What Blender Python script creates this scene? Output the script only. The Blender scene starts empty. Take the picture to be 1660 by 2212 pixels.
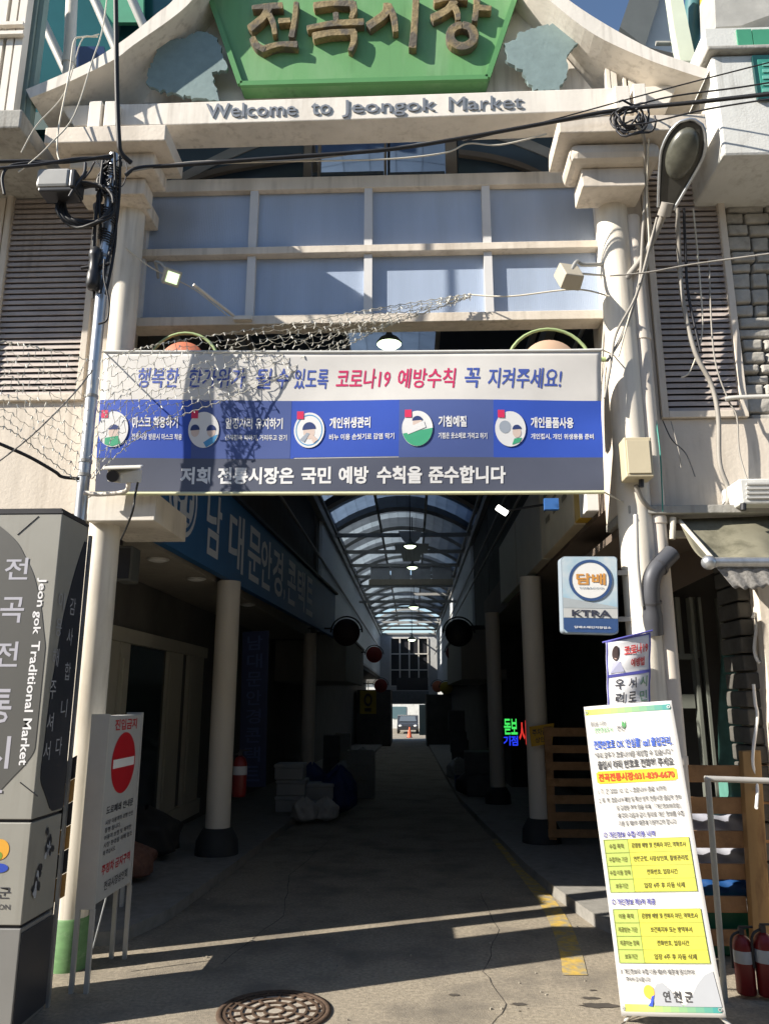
import bpy, bmesh, math, random
from mathutils import Vector, Matrix
sc = bpy.context.scene
R = math.radians
random.seed(7)
# ---------------------------------------------------------------- camera
F, PITCH, YAW = 1671.0, R(13.6), R(2.0)
CAM = Vector((0, 0, 1.6))
fw = Vector((-math.sin(YAW)*math.cos(PITCH), math.cos(YAW)*math.cos(PITCH), math.sin(PITCH)))
rt = Vector((math.cos(YAW), math.sin(YAW), 0))
up = rt.cross(fw)
cd = bpy.data.cameras.new('camera'); cam = bpy.data.objects.new('camera', cd); sc.collection.objects.link(cam)
cd.lens = 36*F/2212; cd.sensor_width = 36; cd.sensor_fit = 'AUTO'; cd.clip_start = 0.05; cd.clip_end = 500
M4 = Matrix((rt, up, -fw)).transposed().to_4x4(); M4.translation = CAM
cam.matrix_world = M4
sc.camera = cam
sc.render.resolution_x, sc.render.resolution_y = 768, 1024
# ---------------------------------------------------------------- light
SUN_EL, SUN_AZ = R(33), R(246.5)          # azimuth clockwise from +Y
w = bpy.data.worlds.new('World'); sc.world = w; w.use_nodes = True
nt = w.node_tree; bg = nt.nodes['Background']
sky = nt.nodes.new('ShaderNodeTexSky'); sky.sky_type = 'NISHITA'; sky.sun_disc = False
sky.sun_elevation = SUN_EL; sky.sun_rotation = SUN_AZ; sky.air_density = 1.0; sky.dust_density = 0.4; sky.ozone_density = 2.0
nt.links.new(sky.outputs[0], bg.inputs[0]); bg.inputs[1].default_value = 0.082
sl = bpy.data.lights.new('sun', 'SUN'); sl.energy = 5.0; sl.angle = R(0.5); sl.color = (1, .93, .82)
so = bpy.data.objects.new('sun', sl); sc.collection.objects.link(so)
sdir = Vector((math.sin(SUN_AZ)*math.cos(SUN_EL), math.cos(SUN_AZ)*math.cos(SUN_EL), math.sin(SUN_EL)))
so.rotation_euler = sdir.to_track_quat('Z', 'Y').to_euler(); so.location = (-6, -3, 12)
sc.view_settings.view_transform = 'Standard'; sc.view_settings.look = 'None'
sc.view_settings.exposure = 1.0; sc.view_settings.gamma = 1
sc.render.engine = 'CYCLES'; sc.cycles.use_denoising = True
sc.cycles.max_bounces = 6; sc.cycles.diffuse_bounces = 4; sc.cycles.transparent_max_bounces = 12
# ---------------------------------------------------------------- points from the survey of the place
def ray(dx, dy): return (rt*((dx-830)/F) + up*((1106-dy)/F) + fw)
def P(dx, dy, Y): d = ray(dx, dy); return CAM + d*(Y/d.y)
def PX(dx, dy, X): d = ray(dx, dy); return CAM + d*(X/d.x)
def PZ(dx, dy, Z=0.0): d = ray(dx, dy); return CAM + d*((Z-CAM.z)/d.z)
# ---------------------------------------------------------------- materials
def mat(name, col, rough=.65, metal=0, var=.12, scale=6, stretch=1, bump=0, bscale=60, emit=0, spec=.4, spots=None, alpha=1, trans=0, col2=None, c2scale=2, c2lo=.55, c2hi=.7, streak=0):
    m = bpy.data.materials.new(name); m.use_nodes = True; n = m.node_tree.nodes; L = m.node_tree.links
    b = n['Principled BSDF']; b.inputs['Roughness'].default_value = rough; b.inputs['Metallic'].default_value = metal
    b.inputs['Specular IOR Level'].default_value = spec
    tc = n.new('ShaderNodeTexCoord'); mp = n.new('ShaderNodeMapping'); mp.inputs['Scale'].default_value = (1, 1, 1/stretch)
    L.new(tc.outputs['Object'], mp.inputs[0])
    out = None
    c = (*col, 1)
    if var > 0:
        ns = n.new('ShaderNodeTexNoise'); ns.inputs['Scale'].default_value = scale; ns.inputs['Detail'].default_value = 6; ns.inputs['Roughness'].default_value = .6
        L.new(mp.outputs[0], ns.inputs['Vector'])
        rp = n.new('ShaderNodeValToRGB'); rp.color_ramp.elements[0].position = .3; rp.color_ramp.elements[1].position = .7
        rp.color_ramp.elements[0].color = (*[max(0, x*(1-var)) for x in col], 1); rp.color_ramp.elements[1].color = (*[min(1, x*(1+var*.6)) for x in col], 1)
        L.new(ns.outputs['Fac'], rp.inputs[0]); out = rp.outputs[0]
    if col2:
        n2 = n.new('ShaderNodeTexNoise'); n2.inputs['Scale'].default_value = c2scale; n2.inputs['Detail'].default_value = 8; n2.inputs['Roughness'].default_value = .65
        L.new(mp.outputs[0], n2.inputs['Vector'])
        r2 = n.new('ShaderNodeMapRange'); r2.inputs['From Min'].default_value = c2lo; r2.inputs['From Max'].default_value = c2hi
        L.new(n2.outputs['Fac'], r2.inputs['Value'])
        mx = n.new('ShaderNodeMixRGB'); L.new(r2.outputs[0], mx.inputs[0])
        if out: L.new(out, mx.inputs[1])
        else: mx.inputs[1].default_value = c
        mx.inputs[2].default_value = (*col2, 1); out = mx.outputs[0]
    if streak > 0:      # rain streaks and runs of grime
        m3 = n.new('ShaderNodeMapping'); m3.inputs['Scale'].default_value = (1, 1, .05); L.new(tc.outputs['Object'], m3.inputs[0])
        n3 = n.new('ShaderNodeTexNoise'); n3.inputs['Scale'].default_value = 22; n3.inputs['Detail'].default_value = 4; L.new(m3.outputs[0], n3.inputs['Vector'])
        n4 = n.new('ShaderNodeTexNoise'); n4.inputs['Scale'].default_value = 1.6; n4.inputs['Detail'].default_value = 5; L.new(tc.outputs['Object'], n4.inputs['Vector'])
        r3 = n.new('ShaderNodeMapRange'); r3.inputs['From Min'].default_value = .5; r3.inputs['From Max'].default_value = .72; r3.inputs['To Max'].default_value = 1; L.new(n3.outputs['Fac'], r3.inputs['Value'])
        r4 = n.new('ShaderNodeMapRange'); r4.inputs['From Min'].default_value = .42; r4.inputs['From Max'].default_value = .62; r4.inputs['To Max'].default_value = streak; L.new(n4.outputs['Fac'], r4.inputs['Value'])
        mu = n.new('ShaderNodeMath'); mu.operation = 'MULTIPLY'; L.new(r3.outputs[0], mu.inputs[0]); L.new(r4.outputs[0], mu.inputs[1])
        m5 = n.new('ShaderNodeMixRGB'); L.new(mu.outputs[0], m5.inputs[0])
        if out: L.new(out, m5.inputs[1])
        else: m5.inputs[1].default_value = c
        m5.inputs[2].default_value = (col[0]*.38, col[1]*.35, col[2]*.31, 1); out = m5.outputs[0]
    if out: L.new(out, b.inputs['Base Color'])
    else: b.inputs['Base Color'].default_value = c
    if bump > 0:
        nb = n.new('ShaderNodeTexNoise'); nb.inputs['Scale'].default_value = bscale; nb.inputs['Detail'].default_value = 5
        L.new(tc.outputs['Object'], nb.inputs['Vector'])
        bp = n.new('ShaderNodeBump'); bp.inputs['Strength'].default_value = bump; bp.inputs['Distance'].default_value = .01
        L.new(nb.outputs['Fac'], bp.inputs['Height']); L.new(bp.outputs[0], b.inputs['Normal'])
    if emit > 0:
        b.inputs['Emission Color'].default_value = c; b.inputs['Emission Strength'].default_value = emit
    if trans > 0:
        tr = n.new('ShaderNodeBsdfTranslucent'); ms = n.new('ShaderNodeMixShader'); ms.inputs[0].default_value = trans
        if out: L.new(out, tr.inputs['Color'])
        else: tr.inputs['Color'].default_value = c
        L.new(b.outputs[0], ms.inputs[1]); L.new(tr.outputs[0], ms.inputs[2]); L.new(ms.outputs[0], n['Material Output'].inputs[0])
    return m
def glassmat(name, col, a):
    m = bpy.data.materials.new(name); m.use_nodes = True; n = m.node_tree.nodes; L = m.node_tree.links
    b = n['Principled BSDF']; b.inputs['Base Color'].default_value = (*col, 1); b.inputs['Roughness'].default_value = .08
    t = n.new('ShaderNodeBsdfTransparent'); t.inputs[0].default_value = (*[min(1, x*1.5+.25) for x in col], 1)
    ms = n.new('ShaderNodeMixShader'); ms.inputs[0].default_value = a
    L.new(t.outputs[0], ms.inputs[1]); L.new(b.outputs[0], ms.inputs[2]); L.new(ms.outputs[0], n['Material Output'].inputs[0])
    return m
def gradmat(name, c0, c1, axis=0, lo=-.3, hi=.3, rough=.5):
    m = bpy.data.materials.new(name); m.use_nodes = True; n = m.node_tree.nodes; L = m.node_tree.links
    tc = n.new('ShaderNodeTexCoord'); sp = n.new('ShaderNodeSeparateXYZ'); L.new(tc.outputs['Object'], sp.inputs[0])
    mr = n.new('ShaderNodeMapRange'); mr.inputs['From Min'].default_value = lo; mr.inputs['From Max'].default_value = hi
    L.new(sp.outputs[axis], mr.inputs['Value']); mx = n.new('ShaderNodeMixRGB'); L.new(mr.outputs[0], mx.inputs[0])
    mx.inputs[1].default_value = (*c0, 1); mx.inputs[2].default_value = (*c1, 1)
    L.new(mx.outputs[0], n['Principled BSDF'].inputs['Base Color']); n['Principled BSDF'].inputs['Roughness'].default_value = rough
    return m
# ---------------------------------------------------------------- mesh builder
class MB:
    def __init__(s): s.v = []; s.f = []; s.m = []; s.sm = []; s.pend = []
    def vid(s, pts): k = len(s.v); s.v += [tuple(p) for p in pts]; return k
    def add(s, pts, faces, mi=0, smooth=False):
        k = s.vid(pts); s.f += [tuple(k+i for i in f) for f in faces]; s.m += [mi]*len(faces); s.sm += [smooth]*len(faces); return s
    def face(s, pts, mi=0): return s.add(pts, [tuple(range(len(pts)))], mi)
    def hexa(s, a, b, mi=0):            # two quads a (front) b (back), same winding
        return s.add(list(a)+list(b), [(0, 1, 2, 3), (7, 6, 5, 4), (0, 4, 5, 1), (1, 5, 6, 2), (2, 6, 7, 3), (3, 7, 4, 0)], mi)
    def box(s, x0, x1, y0, y1, z0, z1, mi=0):
        return s.hexa([(x0, y0, z0), (x1, y0, z0), (x1, y0, z1), (x0, y0, z1)], [(x0, y1, z0), (x1, y1, z0), (x1, y1, z1), (x0, y1, z1)], mi)
    def prism(s, pts, vec, mi=0):
        vec = Vector(vec); n = len(pts); a = [Vector(p) for p in pts]; b = [p+vec for p in a]
        return s.add(a+b, [tuple(range(n)), tuple(range(2*n-1, n-1, -1))]+[(i, n+i, n+(i+1) % n, (i+1) % n) for i in range(n)], mi)
    def pplate(s, px, Y, d, mi=0): return s.prism([P(x, y, Y) for x, y in px], (0, d, 0), mi)
    def pbox(s, x0, y0, x1, y1, Yf, Yb, mi=0):      # axis aligned box whose front face spans the given survey rectangle
        xm, ym = (x0+x1)/2, (y0+y1)/2
        return s.box(P(x0, ym, Yf).x, P(x1, ym, Yf).x, Yf, Yb, P(xm, y1, Yf).z, P(xm, y0, Yf).z, mi)
    def strip(s, upper, lower, vec, mi=0):          # curved slab: two polylines, extruded
        vec = Vector(vec)
        for i in range(len(upper)-1):
            a = [Vector(lower[i]), Vector(lower[i+1]), Vector(upper[i+1]), Vector(upper[i])]
            s.hexa(a, [p+vec for p in a], mi)
        return s
    def tube(s, pts, r, n=8, mi=0, caps=True):
        pts = [Vector(p) for p in pts]; N = len(pts); rr = r if isinstance(r, (list, tuple)) else [r]*N
        ref = None; vs = []
        for i, p in enumerate(pts):
            t = (pts[min(i+1, N-1)]-pts[max(i-1, 0)])
            t = t.normalized() if t.length > 1e-9 else Vector((0, 0, 1))
            if ref is None: ref = Vector((0, 0, 1)) if abs(t.z) < .9 else Vector((1, 0, 0))
            a = t.cross(ref).normalized(); b = a.cross(t).normalized(); ref = b
            vs += [p+(a*math.cos(2*math.pi*k/n)+b*math.sin(2*math.pi*k/n))*rr[i] for k in range(n)]
        fs = [(i*n+k, i*n+(k+1) % n, (i+1)*n+(k+1) % n, (i+1)*n+k) for i in range(N-1) for k in range(n)]
        s.add(vs, fs, mi, True)
        if caps:
            s.add(vs[:n], [tuple(range(n-1, -1, -1))], mi); s.add(vs[-n:], [tuple(range(n))], mi)
        return s
    def cyl(s, p0, p1, r, n=20, mi=0): return s.tube([p0, p1], r, n, mi)
    def lathe(s, o, axis, prof, n=24, mi=0):        # prof [(r, h)]
        o = Vector(o); ax = Vector(axis).normalized(); ref = Vector((0, 0, 1)) if abs(ax.z) < .9 else Vector((1, 0, 0))
        a = ax.cross(ref).normalized(); b = ax.cross(a)
        vs = [o+ax*h+(a*math.cos(2*math.pi*k/n)+b*math.sin(2*math.pi*k/n))*max(r, 1e-4) for r, h in prof for k in range(n)]
        fs = [(i*n+k, i*n+(k+1) % n, (i+1)*n+(k+1) % n, (i+1)*n+k) for i in range(len(prof)-1) for k in range(n)]
        return s.add(vs, fs, mi, True)
    def ball(s, o, r, n=10, mi=0, sc3=(1, 1, 1)):
        pr = [(math.sin(math.pi*i/n), -math.cos(math.pi*i/n)) for i in range(n+1)]; o = Vector(o); m = n*2
        vs = [o+Vector((a*math.cos(2*math.pi*k/m)*sc3[0], a*math.sin(2*math.pi*k/m)*sc3[1], h*sc3[2]))*r for a, h in pr for k in range(m)]
        return s.add(vs, [(i*m+k, i*m+(k+1) % m, (i+1)*m+(k+1) % m, (i+1)*m+k) for i in range(n) for k in range(m)], mi, True)
    def grid(s, fn, nu, nv, mi=0, smooth=True):
        vs = [fn(i/nu, j/nv) for j in range(nv+1) for i in range(nu+1)]
        return s.add(vs, [(j*(nu+1)+i, j*(nu+1)+i+1, (j+1)*(nu+1)+i+1, (j+1)*(nu+1)+i) for j in range(nv) for i in range(nu)], mi, smooth)
    def build(s, name, mats, parent=None, label=None, cat=None, group=None, kind=None, bev=0, base=None, thick=0):
        me = bpy.data.meshes.new(name)
        if not isinstance(mats, (list, tuple)): mats = [mats]
        vs = [Vector(v) for v in s.v]
        if parent is not None: off = OFF[parent.name]
        else:
            if s.pend: raise ValueError(name)
            off = Vector(base) if base else Vector(((min(v.x for v in vs)+max(v.x for v in vs))/2, (min(v.y for v in vs)+max(v.y for v in vs))/2, min(v.z for v in vs)))
        for m in mats: me.materials.append(m)
        if s.pend: WAIT.append((me, s, off))
        else: fill(me, s, off)
        o = bpy.data.objects.new(name, me); sc.collection.objects.link(o); OFF[o.name] = off
        if parent is not None: o.parent = parent
        else: o.location = off
        if label: o['label'] = label
        if cat: o['category'] = cat
        if group: o['group'] = group
        if kind: o['kind'] = kind
        if thick: md = o.modifiers.new('solid', 'SOLIDIFY'); md.thickness = thick; md.offset = 0
        if bev: md = o.modifiers.new('bevel', 'BEVEL'); md.width = bev; md.segments = 2; md.limit_method = 'ANGLE'; md.angle_limit = R(40)
        return o
OFF = {}
def fill(me, s, off):
    me.from_pydata([Vector(v)-off for v in s.v], [], s.f)
    me.polygons.foreach_set('material_index', s.m); me.polygons.foreach_set('use_smooth', s.sm)
    bm = bmesh.new(); bm.from_mesh(me); bmesh.ops.recalc_face_normals(bm, faces=bm.faces)
    bm.to_mesh(me); bm.free(); me.update()
def thing(name, label, cat, base, group=None):
    o = bpy.data.objects.new(name, None); sc.collection.objects.link(o); o.location = base; OFF[o.name] = Vector(base)
    o.empty_display_size = .1; o['label'] = label; o['category'] = cat
    if group: o['group'] = group
    return o
def dup(root, loc, label=None, s=1, rz=0):          # copy of a thing, its parts and their sub-parts
    def cp(o, par):
        c = o.copy(); sc.collection.objects.link(c)
        if par is not None: c.parent = par
        for ch in o.children: cp(ch, c)
        return c
    r = cp(root, None); r.location = loc; r.scale = (s, s, s); r.rotation_euler.z = rz
    if label: r['label'] = label
    return r
# ---------------------------------------------------------------- lettering
LET, WAIT = {}, []       # lettering asked for, by (weight, depth); meshes waiting for it
def shape_letters():
    tl = {}
    for (bold, ext), bodies in LET.items():
        c = bpy.data.curves.new('lettering', 'FONT'); c.body = '\n'.join(bodies); c.resolution_u = 2; c.offset = bold; c.extrude = ext; c.space_line = 3
        o = bpy.data.objects.new('lettering', c); sc.collection.objects.link(o)
        me = bpy.data.meshes.new_from_object(o.evaluated_get(bpy.context.evaluated_depsgraph_get()))
        rows = [([], [], {}) for _ in bodies]
        for p in me.polygons:
            k = round((.3-sum(me.vertices[i].co.y for i in p.vertices)/len(p.vertices))/3)
            vs, fs, mp = rows[k]
            for i in p.vertices:
                if i not in mp: mp[i] = len(vs); q = me.vertices[i].co.copy(); q.y += 3*k; vs.append(q)
            fs.append(tuple(mp[i] for i in p.vertices))
        for b, rw in zip(bodies, rows): tl[(b, bold, ext)] = rw[:2]
        bpy.data.objects.remove(o); bpy.data.curves.remove(c); bpy.data.meshes.remove(me)
    for me, mb, off in WAIT:
        for S, body, a0, b0, a1, b1, mi, h, bold, rot, ext, shear in mb.pend:
            vs, fs = tl[(body, bold, ext)]
            if rot: vs = [Vector((v.y, -v.x, v.z)) for v in vs]
            if shear: vs = [Vector((v.x+shear*v.y, v.y, v.z)) for v in vs]
            x0, x1 = min(v.x for v in vs), max(v.x for v in vs); y0, y1 = min(v.y for v in vs), max(v.y for v in vs)
            mb.add([S.pt(a0+(a1-a0)*(v.x-x0)/(x1-x0+1e-9), b1+(b0-b1)*(v.y-y0)/(y1-y0+1e-9), h+v.z+ext) for v in vs], fs, mi)
        fill(me, mb, off)
class Sheet:            # a flat or waving quad: a runs left to right, b top to bottom, h out of it
    def __init__(s, q, fn=None):
        s.q = [Vector(p) for p in q]; s.fn = fn
        s.n = (s.q[1]-s.q[0]).cross(s.q[3]-s.q[0]).normalized()
        if s.n.dot(CAM-s.q[0]) < 0: s.n = -s.n
    def pt(s, a, b, h=0):
        q = s.q; p = (q[0]*(1-a)+q[1]*a)*(1-b)+(q[3]*(1-a)+q[2]*a)*b
        return p+s.n*(h+(s.fn(a, b) if s.fn else 0))
    def rect(s, mb, a0, b0, a1, b1, mi=0, h=.002, nu=1, nv=1):
        return mb.grid(lambda u, v: s.pt(a0+(a1-a0)*u, b0+(b1-b0)*v, h), nu, nv, mi, s.fn is not None)
    def poly(s, mb, pts, mi=0, h=.002): return mb.face([s.pt(a, b, h) for a, b in pts], mi)
    def disc(s, mb, a, b, ra, rb, mi=0, h=.003, n=28, t0=0, t1=1): return s.poly(mb, [(a+ra*math.cos(2*math.pi*(t0+(t1-t0)*k/n)), b+rb*math.sin(2*math.pi*(t0+(t1-t0)*k/n))) for k in range(n)], mi, h)
    def ring(s, mb, a, b, ra, rb, k, mi=0, h=.004, n=36):
        vs = [s.pt(a+ra*q*math.cos(2*math.pi*i/n), b+rb*q*math.sin(2*math.pi*i/n), h) for q in (1, k) for i in range(n)]
        return mb.add(vs, [(i, (i+1) % n, n+(i+1) % n, n+i) for i in range(n)], mi)
    def text(s, mb, body, a0, b0, a1, b1, mi=0, h=.004, bold=.01, rot=0, ext=0, shear=0):
        L_ = LET.setdefault((bold, ext), [])
        if body not in L_: L_.append(body)
        mb.pend.append((s, body, a0, b0, a1, b1, mi, h, bold, rot, ext, shear)); return mb
    def slab(s, mb, d, mi=0, nu=1, nv=1):     # the body of the sheet with thickness d behind
        if nu == 1: return mb.hexa([s.pt(0, 0), s.pt(1, 0), s.pt(1, 1), s.pt(0, 1)], [s.pt(0, 0, -d), s.pt(1, 0, -d), s.pt(1, 1, -d), s.pt(0, 1, -d)], mi)
        mb.grid(lambda u, v: s.pt(u, v, 0), nu, nv, mi); return mb.grid(lambda u, v: s.pt(u, v, -d), nu, nv, mi)
def psheet(x0, y0, x1, y1, Y, fn=None):     # upright rectangle on the plane Y
    a = P(x0, (y0+y1)/2, Y).x; b = P(x1, (y0+y1)/2, Y).x; t = P((x0+x1)/2, y0, Y).z; u = P((x0+x1)/2, y1, Y).z
    return Sheet([(a, Y, t), (b, Y, t), (b, Y, u), (a, Y, u)], fn)
def smooth_path(pts, k=6):
    pts = [Vector(p) for p in pts]; out = []
    for i in range(len(pts)-1):
        p0, p1, p2, p3 = pts[max(i-1, 0)], pts[i], pts[i+1], pts[min(i+2, len(pts)-1)]
        for j in range(k):
            t = j/k; out.append(.5*((2*p1)+(p2-p0)*t+(2*p0-5*p1+4*p2-p3)*t*t+(3*p1-p0-3*p2+p3)*t**3))
    return out+[pts[-1]]
# ---------------------------------------------------------------- palette
plaster = mat('cream_plaster', (.69, .62, .53), .8, var=.16, scale=3, stretch=6, bump=.22, bscale=35, col2=(.44, .38, .31), c2scale=2.6, c2lo=.52, c2hi=.82, streak=.55)
plaster_w = mat('white_paint', (.75, .70, .625), .65, var=.13, scale=4, stretch=5, bump=.14, bscale=30, col2=(.50, .445, .37), c2scale=3.2, c2lo=.55, c2hi=.85, streak=.5)
concrete = mat('grey_concrete', (.36, .35, .32), .85, var=.2, scale=5, bump=.3, col2=(.2, .19, .17), c2scale=3, c2lo=.55, c2hi=.75, streak=.6)
white_b = mat('pale_concrete', (.62, .62, .59), .8, var=.1, scale=3, bump=.2, col2=(.38, .36, .32), c2scale=4, c2lo=.55, c2hi=.8, streak=.6)
stone = mat('rough_stone', (.42, .40, .36), .9, var=.25, scale=9, bump=.9, bscale=22, col2=(.26, .25, .22), c2scale=5)
metal_g = mat('galvanised_steel', (.52, .54, .56), .35, .8, var=.25, scale=14, stretch=3)
alu = mat('grey_aluminium', (.55, .54, .51), .45, .2, var=.08, scale=5)
dark_m = mat('dark_metal', (.035, .035, .04), .5, .3, var=.2)
black = mat('black_rubber', (.018, .018, .02), .55, var=.2)
greycable = mat('grey_cable', (.30, .28, .25), .6, var=.15)
palecable = mat('pale_cable', (.60, .56, .47), .6, var=.1)
louv = mat('beige_louvre', (.47, .41, .375), .6, var=.15, scale=4, stretch=.3, col2=(.33, .28, .25), c2scale=5, streak=.5)
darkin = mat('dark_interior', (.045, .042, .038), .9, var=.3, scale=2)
brownwall = mat('brown_soffit', (.16, .125, .10), .85, var=.15, scale=2)
creamdoor = mat('cream_panel', (.46, .44, .36), .6, var=.06)
ink = mat('black_ink', (.05, .05, .06), .6, var=0)
white = mat('white_vinyl', (.80, .80, .78), .5, var=.03, scale=2)
# ================================================================ ground
asphalt = mat('worn_road', (.30, .26, .20), .92, var=.35, scale=42, bump=.6, bscale=150, col2=(.15, .132, .108), c2scale=1.7, c2lo=.45, c2hi=.68)
paving = mat('sidewalk_concrete', (.25, .24, .22), .9, var=.18, scale=12, bump=.3, bscale=90, col2=(.15, .145, .135), c2scale=2)
def kdisc(mb, c, r, n, z, mi=0): mb.face([(c.x+r*math.cos(2*math.pi*i/n), c.y+r*math.sin(2*math.pi*i/n), z) for i in range(n)], mi)
def gz(y): return 0.0 if y < 8 else -.021*(min(y, 60)-8)        # the alley falls away gently
mb = MB()
xs = [-120, -40, -12, 12, 40, 120]; ys = [-60, -15, 0, 8, 20, 40, 60, 160]
for i in range(5):
    for j in range(7): mb.face([(xs[i], ys[j], gz(ys[j])), (xs[i+1], ys[j], gz(ys[j])), (xs[i+1], ys[j+1], gz(ys[j+1])), (xs[i], ys[j+1], gz(ys[j+1]))])
mb.build('road', asphalt, kind='structure', base=(0, 0, 0))
def walk(name, inner, xo):
    m = MB(); h = .085
    for (xa, ya), (xb, yb) in zip(inner, inner[1:]):
        q = [(xo, ya), (xa, ya), (xb, yb), (xo, yb)]
        m.face([(x, y, gz(y)+h) for x, y in q]); m.face([(xa, ya, gz(ya)-.05), (xb, yb, gz(yb)-.05), (xb, yb, gz(yb)+h), (xa, ya, gz(ya)+h)])
    (xa, ya) = inner[0]; m.face([(xo, ya, -.05), (xa, ya, -.05), (xa, ya, h), (xo, ya, h)])
    m.build(name, paving, kind='structure')
walk('left_sidewalk', [(-2.12, 5.62), (-2.02, 5.64), (-1.96, 5.72), (-1.82, 6.2), (-1.70, 8), (-1.62, 12), (-1.55, 20), (-1.5, 50)], -3.1)
walk('right_sidewalk', [(1.70, 5.7), (1.46, 5.82), (1.30, 6.2), (1.17, 7.0), (1.06, 8.0), (.92, 11), (.80, 14), (.78, 20), (.80, 50)], 4.5)
yel = mat('yellow_road_paint', (.50, .34, .075), .85, var=.25, scale=25, col2=(.27, .24, .17), c2scale=10, c2lo=.42, c2hi=.58)
def gstrip(mb, px0, px1, z, mi=0):
    a = smooth_path([PZ(x, y, z) for x, y in px0], 5); b = smooth_path([PZ(x, y, z) for x, y in px1], 5)
    for i in range(len(a)-1): mb.face([a[i], b[i], b[i+1], a[i+1]], mi)
m = MB(); gstrip(m, [(1060, 1812), (1116, 1885), (1160, 1945), (1189, 2000), (1208, 2060), (1214, 2106)], [(1080, 1812), (1145, 1885), (1198, 1945), (1233, 2000), (1256, 2060), (1268, 2106)], .004)
m.build('road_markings', yel, kind='structure')
m = MB()
for (x, y, r, s2) in ((1275, 2157, .05, .35), (1280, 2140, .02, .5), (1295, 2173, .10, .35), (1120, 2170, .04, .5), (980, 2150, .03, .6)):
    c = PZ(x, y); m.face([(c.x+r*math.cos(t*.35)*(1+.25*math.sin(3*t)), c.y+r*s2*math.sin(t*.35)*(1+.2*math.cos(2*t)), .003) for t in range(18)])
m.build('road_surface', mat('oil_stain', (.07, .06, .05), .9, var=.3), kind='structure')
# ---- manhole
iron = mat('rusty_iron', (.10, .066, .046), .7, .25, var=.35, scale=30, bump=.3)
dust = mat('manhole_infill', (.34, .30, .25), .9, var=.25, scale=40, bump=.4)
c = PZ(592, 2187); c.z = 0
T = thing('manhole_cover', 'round rusty iron manhole cover with brick-like ring pattern set in the road', 'manhole cover', c)
m = MB(); m.lathe((c.x, c.y, 0), (0, 0, 1), [(.30, -.02), (.30, .010), (.272, .012), (.266, -.02)], 48); m.build('frame_ring', iron, T)
m = MB(); m.lathe((c.x, c.y, 0), (0, 0, 1), [(.266, .003), (0, .003)], 48, 1)
def ringseg(r0, r1, t0, t1, z0, z1, mi=0, k=3):
    for j in range(k):
        a, b = t0+(t1-t0)*j/k, t0+(t1-t0)*(j+1)/k
        q = [(c.x+r*math.cos(t), c.y+r*math.sin(t), z0) for r, t in ((r0, a), (r1, a), (r1, b), (r0, b))]
        m.hexa(q, [(x, y, z1) for x, y, z in q], mi)
for i, rr in enumerate((.045, .105, .165, .222)):
    ringseg(rr, rr+.012, 0, 2*math.pi, .002, .012, 0, 36)
    n = (6, 10, 16, 22)[i]
    for k2 in range(n):
        t = 2*math.pi*(k2+.5*(i % 2))/n; ringseg(rr+.012, min(rr+.06, .262), t, t+.011/(rr+.03)*1.0, .002, .0115, 0, 1)
ringseg(.252, .266, 0, 2*math.pi, .002, .012, 0, 36)
m.build('lid', [iron, dust], T)
# ================================================================ gate
GX0, GX1, GY = -2.13, 1.53, 5.2
T = thing('market_gate', 'cream concrete market gate with curved eaves, bracket tiers and a lettered beam', 'market gate', (-.3, GY, 0))
m = MB(); m.pplate([(130, 228), (360, 222), (830, 206), (1250, 192), (1462, 184), (1440, 234), (1325, 238), (830, 256), (360, 270), (160, 272)], 4.95, .27)
m.build('beam', plaster_w, T, bev=.008)
col_m = mat('column_paint', (.74, .69, .60), .55, var=.06, scale=3, stretch=4, bump=.04, col2=(.52, .46, .37), c2scale=3, c2lo=.52, c2hi=.8, streak=.6)
green_p = mat('green_paint', (.13, .26, .11), .6, var=.2, scale=12, stretch=.4, col2=(.24, .36, .2), c2scale=9)
m = MB(); m.tube([(GX0, GY, .02), (GX0, GY, 2.9)], .105, 28); m.tube([(GX0, GY, 3.1), (GX0, GY, 5.25)], .098, 28)
L1 = m.build('column', col_m, T)
m = MB(); m.tube([(GX0, GY, .0), (GX0, GY, .28), (GX0, GY, .29)], [.118, .114, .108], 28); m.build('painted_base', green_p, L1)
m = MB(); m.tube([(GX1, GY, .0), (GX1, GY, 5.25)], .115, 28); m.build('column', col_m, T)
m = MB(); m.tube([(GX1+.135, GY-.02, 0), (GX1+.135, GY-.02, 5.1)], .062, 20)
for z in (1.2, 2.75, 4.1): m.tube([(GX1+.135, GY-.02, z), (GX1+.135, GY-.02, z+.05)], .068, 20)
m.build('downpipe', mat('downpipe_paint', (.63, .57, .50), .5, var=.08), T)
def tier(name, spec, rnd=0):
    m = MB()
    m.pbox(*spec); return m.build(name, plaster, T, bev=max(.008, rnd))
tier('bracket_slab', (97, 272, 358, 306, 4.72, 5.15)); tier('bracket_slab', (150, 328, 333, 361, 4.84, 5.15), .02)
tier('bracket_slab', (170, 386, 312, 420, 4.96, 5.15)); tier('bracket_slab', (1206, 249, 1525, 283, 4.72, 5.15))
tier('bracket_slab', (1231, 305, 1428, 341, 4.80, 5.15), .05); tier('bracket_slab', (1256, 362, 1392, 402, 4.90, 5.16))
# capitals under the tiers
m = MB(); m.pbox(258, 395, 303, 425, 4.98, 5.42); m.build('capital', plaster, T, bev=.01)
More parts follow.
